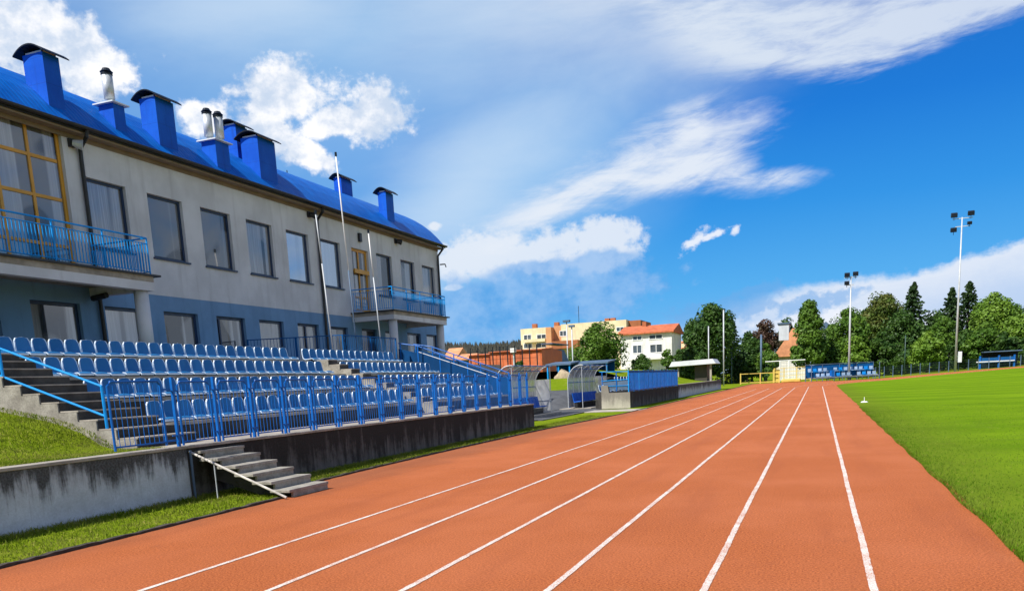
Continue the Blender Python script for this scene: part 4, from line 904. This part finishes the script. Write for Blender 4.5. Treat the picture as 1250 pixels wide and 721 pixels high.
# white house
Yw = 126
t, xa, xb, za = house('white_house', 783, 820, 408, Yw, 9, 'whitewall', 'white two-storey house with low orange tiled roof beside the round tree')
xl = at(757, 410, Yw).x; zt = at(800, 406, Yw).z
MB().box(xl, xb, Yw, Yw+9, -.1, zt).build('wall', 'whitewall', t)
MB().prism([(Yw-.5, zt-.05), (Yw-.5, zt+.15), (Yw+5, zt+1.45), (Yw+9.5, zt+.15), (Yw+9.5, zt-.05)], 0, xl-.4, xb+.35).build('roof', 'tile', t)
for (a, b, c, d) in ((772, 784, 410, 415), (792, 809, 408.5, 413.5), (772, 784, 421, 431), (793, 809, 420, 430)): win(t, a, b, c, d, Yw)
p = at(768, 434, Yw); q = at(815, 435.5, Yw); MB().box(p.x, q.x-.8, Yw-1.3, Yw-.04, q.z-.25, q.z+.05).build('balcony', 'whitewall', t)
p = at(770, 445, Yw); MB().box(p.x-.35, p.x+.35, Yw-1.25, Yw-.6, -.1, q.z-.26).build('pillar', 'whitewall', t)
p = at(786, 396, Yw+4); MB().box(p.x-.3, p.x+.3, Yw+4.2, Yw+5, zt+.8, zt+2).build('chimney', 'rustbrown', t)
Yo = 185; t, xa, xb, za = house('brick_house', 817, 836, 418, Yo, 8, 'orange', 'small patch of orange house right of the white house')
MB().box(xa, xb, Yo, Yo+8, -.1, za-.3).build('wall', 'cream', t); MB().prism([(Yo-.3, za-1.4), (Yo-.3, za-1.2), (Yo+4, za+.4), (Yo+8.3, za-1.2), (Yo+8.3, za-1.4)], 0, xa-.3, xb+.3).build('roof', 'tile2', t)
# orange-roofed house
Yh = 158
t, xa, xb, za = house('gabled_house', 947, 984, 434, Yh, 9, 'whitewall', 'white house with steep pale orange roof behind the white goal')
zt = za; zr = at(965, 401, Yh).z
MB().box(xa, xb, Yh, Yh+8, -.1, zt).build('wall', 'whitewall', t)
m_ = MB(); xr0, xr1 = at(944, 434, Yh).x, at(985, 430, Yh).x
m_.prism([(xr0, zt-.1), (xr0+.1, zt+.1), (at(960, 401, Yh).x+1.0, zr), (at(978, 401, Yh).x, zr), (xr1, zt+.6), (xr1-.9, zt-.1)], 1, Yh-.6, Yh+8.3); m_.build('roof', 'tile2', t)
p = at(951, 396, Yh); q = at(963, 415, Yh); MB().box(p.x, q.x, Yh-.62, Yh+5, q.z, p.z).build('dormer', 'plaster', t)
MB().box(p.x-.25, q.x+.25, Yh-.8, Yh+5.2, p.z+.001, p.z+.25).build('dormer_roof', 'slate', t)
Yg = 186; t, xa, xb, za = house('white_house', 1000, 1016, 402, Yg, 8, 'whitewall', 'pale house wall glimpsed between trees behind the shorter mast')
MB().box(xa, xb, Yg, Yg+8, -.1, za).build('wall', 'whitewall', t); MB().prism([(xa-.4, za), (xb+.4, za), ((xa+xb)/2, za+1.6)], 1, Yg-.4, Yg+8.4).build('roof', 'slate', t)
win(t, 1003, 1007, 426, 434, Yg); win(t, 1008, 1011, 426, 434, Yg)
# orange sheds
def shed(px0, px1, ytop, ybot, Y, label, roofm='garage', wm='garage'):
    t, xa, xb, za = house('orange_shed', px0, px1, ytop, Y, 6, wm, label); zb = at((px0+px1)/2, ybot, Y).z
    m_ = MB(); m_.prism([(Y, min(zb, 0)-.1), (Y, za-.22), (Y+3.5, za), (Y+7, za-.22), (Y+7, min(zb, 0)-.1)], 0, xa, xb); m_.build('shell', wm, t)
    m_ = MB(); m_.prism([(Y-.25, za-.22), (Y-.25, za-.15), (Y+3.5, za+.06), (Y+3.5, za+.002)], 0, xa-.1, xb+.1); m_.build('roof', 'tile', t)
    for i in range(3): x_ = xa+(xb-xa)*(i+.5)/3; MB().box(x_-(xb-xa)*.13, x_+(xb-xa)*.13, Y-.03, Y+.01, .0, za-.5).build('door', 'tile', t)
shed(572, 597, 431, 446, 83, 'low orange ribbed shed at the left end of its row')
shed(598, 622, 427, 446, 80, 'orange ribbed shed in the middle of its row behind the first shelter')
shed(623, 661, 425, 446, 79, 'long orange ribbed shed at the right end of its row')
bn_ = thing('ball_fence', (at(615, 446, 76).x, 76, 0), 'row of tall thin dark posts with wires before the orange sheds', 'fence')
for px_ in range(574, 664, 9): p = at(px_, 422+.06*(620-px_), 76); MB().bar((p.x, 76, 0), (p.x, 76, p.z), .09).build('post', 'cap', bn_)
for py_ in (428, 438): p = at(574, py_+2, 76); q = at(655, py_-2, 76); MB().bar(p, q, .03).build('wire', 'cap', bn_)
t = thing('slate_shed', (at(670, 440, 84).x, 84, 0), 'slate blue metal shed wall right of the orange sheds', 'shed')
p = at(662, 425, 84); q = at(673, 425, 84); MB().prism([(p.x, 0), (q.x, 0), (q.x+.1, q.z-1.2), (q.x-.4, q.z), (p.x, p.z)], 1, 84, 90).build('wall', 'slate', t); MB().box(p.x-.1, q.x+.15, 83.9, 90.1, p.z+.4, p.z+.5).build('roof_edge', 'slate', t)
p = at(627, 430, 77.5); o = MB().tube([(p.x, 77.5, 0), (p.x, 77.5, p.z)], .10, 6).build('chimney_pipe', 'steel', origin=(p.x, 77.5, 0)); tag(o, 'grey pipe with a white square head before the orange sheds', 'pipe'); MB().box(p.x-.25, p.x+.25, 77.2, 77.6, p.z+.001, p.z+.42).build('pipe_head', 'white', o)
for i, (a, b, yt, yb_, Y, lab) in enumerate(((541, 556, 424, 440, 150, 'orange tiled roof of a small house at the corner of the clubhouse'), (556, 575, 431, 440, 140, 'low orange roof right of the first small house'))):
    t, xa, xb, za = house('small_house', a, b, yt, Y, 7, 'orange', lab); zc = at((a+b)/2, yb_-2, Y).z
    MB().box(xa+.2, xb-.1, Y+.2, Y+7, -.1, zc).build('wall', 'slate', t); MB().prism([(Y-.3, zc-.2), (Y-.3, zc), (Y+3.5, za), (Y+7.3, zc), (Y+7.3, zc-.2)], 0, xa-.3, xb+.1).build('roof', 'tile2', t)
# blue canopies behind the shelters, boulder
for (a, b, yt, Y, lab) in ((668, 699, 440, 66, 'low flat blue canopy left of the street lamps'), (701, 744, 438.5, 68, 'long flat blue canopy below the round green tree')):
    p = at(a, yt, Y); q = at(b, yt+1, Y); t = thing('blue_canopy', (p.x, Y, 1.4), lab, 'canopy'); z_ = (p.z+q.z)/2
    MB().prism([(Y-.6, z_-.35), (Y-.6, z_-.22), (Y+2.4, z_+.0), (Y+2.4, z_-.1)], 0, p.x, q.x).build('roof', 'slate', t); MB().box(p.x+.1, q.x-.1, Y+2.2, Y+2.25, 1.2, z_-.02).build('back_panel', 'bluesheet', t)
    for i in range(3): x_ = p.x+.15+(q.x-p.x-.3)*i/2; MB().box(x_-.05, x_+.05, Y-.5, Y-.4, 1.3, z_-.3).build('post', 'blue2', t)
p = at(688, 458, 64.5); m_ = MB()
bm = bmesh.new(); bmesh.ops.create_icosphere(bm, subdivisions=3, radius=1.0)
for v in bm.verts: v.co *= 1+.12*math.sin(v.co.x*5+v.co.z*3)+.08*math.sin(v.co.y*9); v.co = Vector((v.co.x*.75, v.co.y*.6, v.co.z*.72))
me = bpy.data.meshes.new('boulder'); bm.to_mesh(me); bm.free(); me.materials.append(M['rock']); o = bpy.data.objects.new('boulder', me); COL.objects.link(o); o.location = (p.x, 64.5, p.z-.30); tag(o, 'tan rounded boulder on the bank between the two clear shelters', 'boulder')
# marker on the pitch edge
p = at(1055, 490, 1); d_ = ray(1055, 491); k_ = -H/d_.z; P_ = Vector((0, 0, H))+d_*k_
mk = thing('field_marker', (P_.x, P_.y, 0), 'small white disc marker with a stick on the pitch edge', 'marker'); MB().tube([(P_.x, P_.y, .01), (P_.x, P_.y, .06)], .17, 14, r2=.12).build('disc', 'white', mk); MB().tube([(P_.x, P_.y, .06), (P_.x, P_.y, .26)], .015, 6).build('stick', 'white', mk)

# ------------------------------------------------------------------ wooded hill
mb = MB(); hx = np.arange(-1100, -150, 25.); hy = np.arange(600, 1300, 30.)
def hillz(x, y): return 66*sstep(620, 1050, y)*(.82+.10*math.sin(x*.006+1)+.05*math.sin(x*.021))*sstep(-60, -330, x) 
for y in hy:
    for x in hx: mb.v.append((x, y, hillz(x, y)-2))
n = len(hx)
for j in range(len(hy)-1):
    for i in range(n-1): mb.f.append((j*n+i, j*n+i+1, (j+1)*n+i+1, (j+1)*n+i)); mb.mi.append(0)
tag(mb.build('wooded_hill', 'hill', smooth=True, fix=False), kind='structure')
V, Fq = [], []
for i in range(5200):
    y = random.uniform(620, 1080); x = random.uniform(-.60, -.30)*y; 
    z = hillz(x, y)-2; h_ = random.uniform(8, 17); r_ = h_*random.uniform(.16, .24); a0_ = random.random()*6
    for (zb, zt_, rr) in ((.08, .62, 1.0), (.38, 1.0, .66)):
        n0 = len(V)
        for j in range(5): V.append((x+math.cos(a0_+j*1.2566)*r_*rr, y+math.sin(a0_+j*1.2566)*r_*rr, z+h_*zb))
        V.append((x, y, z+h_*zt_))
        for j in range(5): Fq.append((n0+j, n0+(j+1) % 5, n0+5))
tag(fast_mesh('hill_forest', V, Fq, 'forest'), kind='stuff')

# ------------------------------------------------------------------ sky and sun
EL, AZ = R(50), R(58)          # AZ measured from -X towards -Y
sun_dir = Vector((-math.cos(EL)*math.cos(AZ), -math.cos(EL)*math.sin(AZ), math.sin(EL)))
ld = bpy.data.lights.new('sun', 'SUN'); ld.energy = 5.0; ld.angle = R(.5); ld.color = (1, .95, .86)
lo = bpy.data.objects.new('sun', ld); COL.objects.link(lo); lo.rotation_euler = sun_dir.to_track_quat('Z', 'Y').to_euler(); lo.location = (0, -20, 40)
w = bpy.data.worlds.new('World'); sc.world = w; w.use_nodes = True; t = NT(w.node_tree)
bg = t.n['Background']; bg.inputs[1].default_value = .10
sky = t.new('ShaderNodeTexSky'); sky.sky_type = 'NISHITA'; sky.sun_disc = False; sky.sun_elevation = EL; sky.sun_rotation = math.atan2(sun_dir.x, sun_dir.y); sky.air_density = 1.0; sky.dust_density = .3; sky.ozone_density = 2.0
tc = t.new('ShaderNodeTexCoord'); sep = t.new('ShaderNodeSeparateXYZ'); t.l.new(tc.outputs['Generated'], sep.inputs[0])
u = t.m('ARCTAN2', sep.outputs[0], sep.outputs[1]); v = t.m('ARCSINE', sep.outputs[2])
def uvpx(x, y): d = ray(x, y).normalized(); return math.atan2(d.x, d.y), math.asin(d.z)
PXR = .00092
def loc_uv(x, y, rx, ry, ang):
    a, b = uvpx(x, y); du = t.m('SUBTRACT', u, a); dv = t.m('SUBTRACT', v, b); ang = R(ang)+.05; c, s = math.cos(ang), math.sin(ang)
    p = t.m('DIVIDE', t.m('ADD', t.m('MULTIPLY', du, c), t.m('MULTIPLY', dv, s)), rx*PXR); q = t.m('DIVIDE', t.m('SUBTRACT', t.m('MULTIPLY', dv, c), t.m('MULTIPLY', du, s)), ry*PXR)
    return p, q
def blob(*a):
    p, q = loc_uv(*a); return t.m('SUBTRACT', 1., t.m('SQRT', t.m('ADD', t.m('MULTIPLY', p, p), t.m('MULTIPLY', q, q))))
def vec(su, sv, ang, seed):
    c, s = math.cos(R(ang)+.05), math.sin(R(ang)+.05); p = t.m('ADD', t.m('MULTIPLY', u, c), t.m('MULTIPLY', v, s)); q = t.m('SUBTRACT', t.m('MULTIPLY', v, c), t.m('MULTIPLY', u, s))
    n = t.new('ShaderNodeCombineXYZ'); t.l.new(t.m('MULTIPLY', p, su), n.inputs[0]); t.l.new(t.m('MULTIPLY', q, sv), n.inputs[1]); n.inputs[2].default_value = seed; return n.outputs[0]
def smax(*xs):
    r = xs[0]
    for x in xs[1:]: r = t.m('MAXIMUM', r, x)
    return r
K = 10./1.366   # radiance scale before the .1 strength
def S3(c): return tuple(x*K for x in c)+(1.,)
def lay(col, dens, c, k=1.): return t.mix(t.m('MULTIPLY', dens, k), col, S3(c))
def curve(pts, lo=-1.3, hi=.7, vlo=-.1, vhi=.9, val=False):
    n = t.new('ShaderNodeFloatCurve'); cv = n.mapping.curves[0]
    P = sorted(((uvpx(*p) if not val else (uvpx(p[0], 300)[0], p[1])) for p in pts)); P = [((a-lo)/(hi-lo), (b-vlo)/(vhi-vlo)) for a, b in P]
    cv.points[0].location = (0, P[0][1]); cv.points[1].location = (1, P[-1][1])
    for a, b in P: cv.points.new(a, b)
    n.mapping.update(); t.set(n.inputs[1], t.m('DIVIDE', t.m('SUBTRACT', u, lo), hi-lo)); return t.m('ADD', t.m('MULTIPLY', n.outputs[0], vhi-vlo), vlo)
cr = t.new('ShaderNodeValToRGB'); t.l.new(t.m('DIVIDE', v, 1.2, clamp=True), cr.inputs[0]); els = cr.color_ramp.elements
stops = ((0, (.20, .52, .90)), (.08, (.070, .41, .87)), (.15, (.018, .29, .80)), (.225, (.002, .19, .70)), (.38, (.002, .10, .48)), (1., (.002, .05, .26)))
for i, (p_, c_) in enumerate(stops):
    e = els[i] if i < 2 else els.new(p_)
    e.position = p_; e.color = S3(c_)
els[1].position = .08
col = t.mix(.95, sky.outputs[0], cr.outputs[0])
f1 = lambda n: t.m('SUBTRACT', n, .5)
# thin high veil over the left and middle
nz = t.noise(vec(2.2, 5, 16, 3.1), 1.0, 5, .6)
hz = t.ramp(t.m('ADD', smax(blob(380, 30, 620, 300, 0), blob(610, 210, 330, 190, 25)), t.m('MULTIPLY', f1(nz), .8)), -.1, .95)
col = lay(col, hz, (.38, .66, .93), .66)
nv = t.noise(vec(2.6, 8, 2, 21.3), 1.0, 8, .6, .3)
hv = t.ramp(t.m('ADD', smax(blob(640, 10, 420, 150, -6), blob(560, 235, 330, 110, 30), blob(330, 0, 260, 90, 0)), t.m('MULTIPLY', t.m('SUBTRACT', nv, .5), 1.3)), -.05, 1.05)
col = lay(col, hv, (.66, .79, .94), .62)
st1 = t.noise(vec(3.0, 17, -3, 7.7), 1.0, 10, .64, .35); fine = t.noise(vec(11, 46, 1, 1.3), 1., 8, .68, .4); st2 = t.noise(vec(5, 24, 18, 2.7), 1.0, 10, .64, .5)
cn = t.noise(vec(17, 20, 0, 5.5), 1., 8, .62); cnb = t.noise(vec(42, 48, 0, 8.5), 1., 6, .6); cnc = t.noise(vec(95, 120, 0, 3.3), 1., 5, .6)
det = t.m('ADD', t.m('MULTIPLY', f1(cn), 1.7), t.m('MULTIPLY', f1(cnb), .9)); dsm = t.m('ADD', t.m('MULTIPLY', f1(cnb), 1.8), t.m('MULTIPLY', f1(cnc), 1.1))
# cirrus sheet at the top with its clear lower edge
ve = curve([(150, 0), (350, 40), (520, 75), (640, 98), (760, 96), (860, 102), (960, 99), (1060, 96), (1110, 78), (1160, 58), (1215, 42), (1250, 28), (1330, 8), (1500, -60)])
sw = curve([(300, .26), (600, .20), (760, .13), (860, .045), (960, .024), (1250, .024), (1500, .03)], val=True)
dA = t.m('DIVIDE', t.m('ADD', t.m('SUBTRACT', v, ve), t.m('ADD', t.m('MULTIPLY', f1(st1), .05), t.m('MULTIPLY', f1(fine), .022))), sw)
cA = t.m('MULTIPLY', t.ramp(dA, 0, 1), t.ramp(t.m('ADD', t.m('MULTIPLY', st1, .6), t.m('MULTIPLY', fine, .4)), .40, .57, .38, 1.)); cA = t.m('MULTIPLY', cA, t.ramp(v, .75, .5))
cA = t.m('MULTIPLY', cA, curve([(50, .2), (200, .42), (420, .75), (620, .92), (800, 1.), (1500, 1.)], val=True))
col = lay(col, cA, (.72, .80, .91), .92)
# the fan-shaped cirrus below
vb = curve([(420, 420), (560, 345), (620, 318), (665, 288), (720, 266), (780, 246), (840, 241), (900, 241), (960, 236), (1000, 232)])
dB = t.ramp(t.m('ADD', t.m('SUBTRACT', v, vb), t.m('ADD', t.m('MULTIPLY', f1(st2), .03), t.m('MULTIPLY', f1(fine), .02))), -.004, .022)
gB = t.m('ADD', smax(blob(800, 215, 150, 66, 18), blob(838, 180, 62, 52, 30), blob(700, 255, 190, 48, 20), blob(905, 230, 92, 20, 2), blob(875, 205, 60, 30, 0)), t.m('ADD', t.m('MULTIPLY', f1(st2), .75), t.m('MULTIPLY', f1(fine), .8)))
col = lay(col, t.m('MULTIPLY', t.m('MULTIPLY', t.ramp(gB, -.05, .75), dB), t.ramp(t.m('ADD', t.m('MULTIPLY', st2, .5), t.m('MULTIPLY', fine, .5)), .36, .56, .55, 1.)), (.80, .86, .95), .95)
# cumulus with a blue-grey rain cloud in front, low in the middle
d4 = smax(blob(585, 312, 84, 38, 10), blob(740, 300, 64, 34, 0), blob(662, 310, 84, 30, 0), blob(530, 276, 14, 8, 0)); c4 = t.ramp(t.m('ADD', d4, t.m('MULTIPLY', det, 1.15)), .08, .5)
col = lay(col, c4, (.80, .86, .95), .88)
c4b = t.ramp(t.m('ADD', blob(553, 351, 22, 6, 0), t.m('MULTIPLY', dsm, .5)), .1, .5); col = lay(col, c4b, (.84, .90, .97), .9)
d3 = smax(blob(690, 356, 150, 46, 0), blob(590, 380, 130, 50, 0), blob(735, 325, 60, 22, 0), blob(655, 335, 80, 20, 0)); c3 = t.ramp(t.m('ADD', d3, t.m('ADD', t.m('MULTIPLY', f1(cn), 1.7), t.m('MULTIPLY', f1(cnb), 1.0))), -.05, .45)
sh3 = t.ramp(cn, .35, .65)
col = t.mix(t.m('MULTIPLY', c3, .8), col, t.mix(sh3, S3((.09, .36, .80)), S3((.30, .53, .88))))
# cumulus on the left
d5 = smax(blob(345, 122, 74, 44, 8), blob(330, 160, 60, 40, 0), blob(460, 135, 58, 46, 12), blob(405, 150, 70, 26, 8), blob(50, 50, 110, 52, -6), blob(110, 80, 55, 45, 0), blob(245, 148, 40, 26, 0), blob(15, 30, 50, 40, 0), blob(375, 185, 50, 22, -30)); c5 = t.ramp(t.m('ADD', d5, t.m('ADD', t.m('MULTIPLY', f1(cn), 1.5), t.m('MULTIPLY', f1(cnb), 1.1))), .10, .50)
sh5 = t.ramp(t.m('ADD', t.m('MULTIPLY', t.noise(vec(15, 19, 0, 12.5), 1., 5, .6), .6), t.m('MULTIPLY', cnb, .4)), .40, .60)
col = t.mix(c5, col, t.mix(sh5, S3((.60, .71, .88)), S3((1.04, 1.04, 1.06))))
# low bright bank on the right
v6 = curve([(600, 420), (760, 392), (850, 374), (930, 352), (1000, 335), (1090, 328), (1150, 316), (1200, 299), (1250, 283), (1330, 262), (1500, 250)])
d6 = t.m('ADD', t.m('SUBTRACT', v6, v), t.m('ADD', t.m('MULTIPLY', f1(cnb), .022), t.m('ADD', t.m('MULTIPLY', f1(cnc), .012), t.m('MULTIPLY', f1(st1), .03))))
s6 = curve([(600, .10), (800, .06), (950, .025), (1100, .016), (1500, .012)], val=True)
c6 = t.m('MULTIPLY', t.ramp(t.m('DIVIDE', d6, s6), 0, 1), curve([(500, 0.), (640, .10), (760, .45), (900, .8), (1100, 1.), (1500, 1.)], val=True))
br6 = t.ramp(t.m('ADD', d6, t.m('MULTIPLY', f1(cn), .03)), .0, .07)
col = t.mix(t.m('MULTIPLY', c6, .90), col, t.mix(br6, S3((.84, .88, .96)), S3((.56, .68, .90))))
d7 = smax(blob(926, 354, 40, 11, 8), blob(862, 383, 60, 22, 0), blob(1015, 368, 46, 15, 14), blob(980, 378, 44, 18, 10), blob(900, 372, 50, 16, 0)); c7 = t.ramp(t.m('ADD', d7, t.m('ADD', t.m('MULTIPLY', dsm, 1.1), t.m('MULTIPLY', f1(cn), 1.2))), .0, .5)
col = lay(col, c7, (.16, .42, .82), .6)
d8 = smax(blob(1020, 388, 60, 22, 10), blob(1150, 395, 50, 18, 0), blob(845, 296, 27, 9, 32), blob(872, 286, 26, 5, 16), blob(898, 280, 9, 6, 50), blob(960, 396, 60, 14, 0)); c8 = t.ramp(t.m('ADD', d8, t.m('ADD', t.m('MULTIPLY', dsm, 1.0), t.m('MULTIPLY', f1(cnc), 1.0))), .0, .9)
col = lay(col, c8, (.90, .93, 1.0), .88)
# added broken cloud, dimmed to cut ambient light, round the rest of the sky (seen in reflections and from other sides)
gen = t.noise(tc.outputs['Generated'], 3.2, 8, .6); off = t.m('MAXIMUM', t.ramp(u, .30, .55), t.ramp(u, -1.0, -1.3))
c9 = t.m('MULTIPLY', t.ramp(gen, .40, .56), t.m('MULTIPLY', off, t.ramp(v, .75, .45)))
col = lay(col, c9, (.50, .57, .68), .9)
t.l.new(col, bg.inputs[0])
vs = sc.view_settings; vs.view_transform = 'Standard'; vs.look = 'None'; vs.exposure = .45; vs.gamma = 1; vs.use_curve_mapping = False
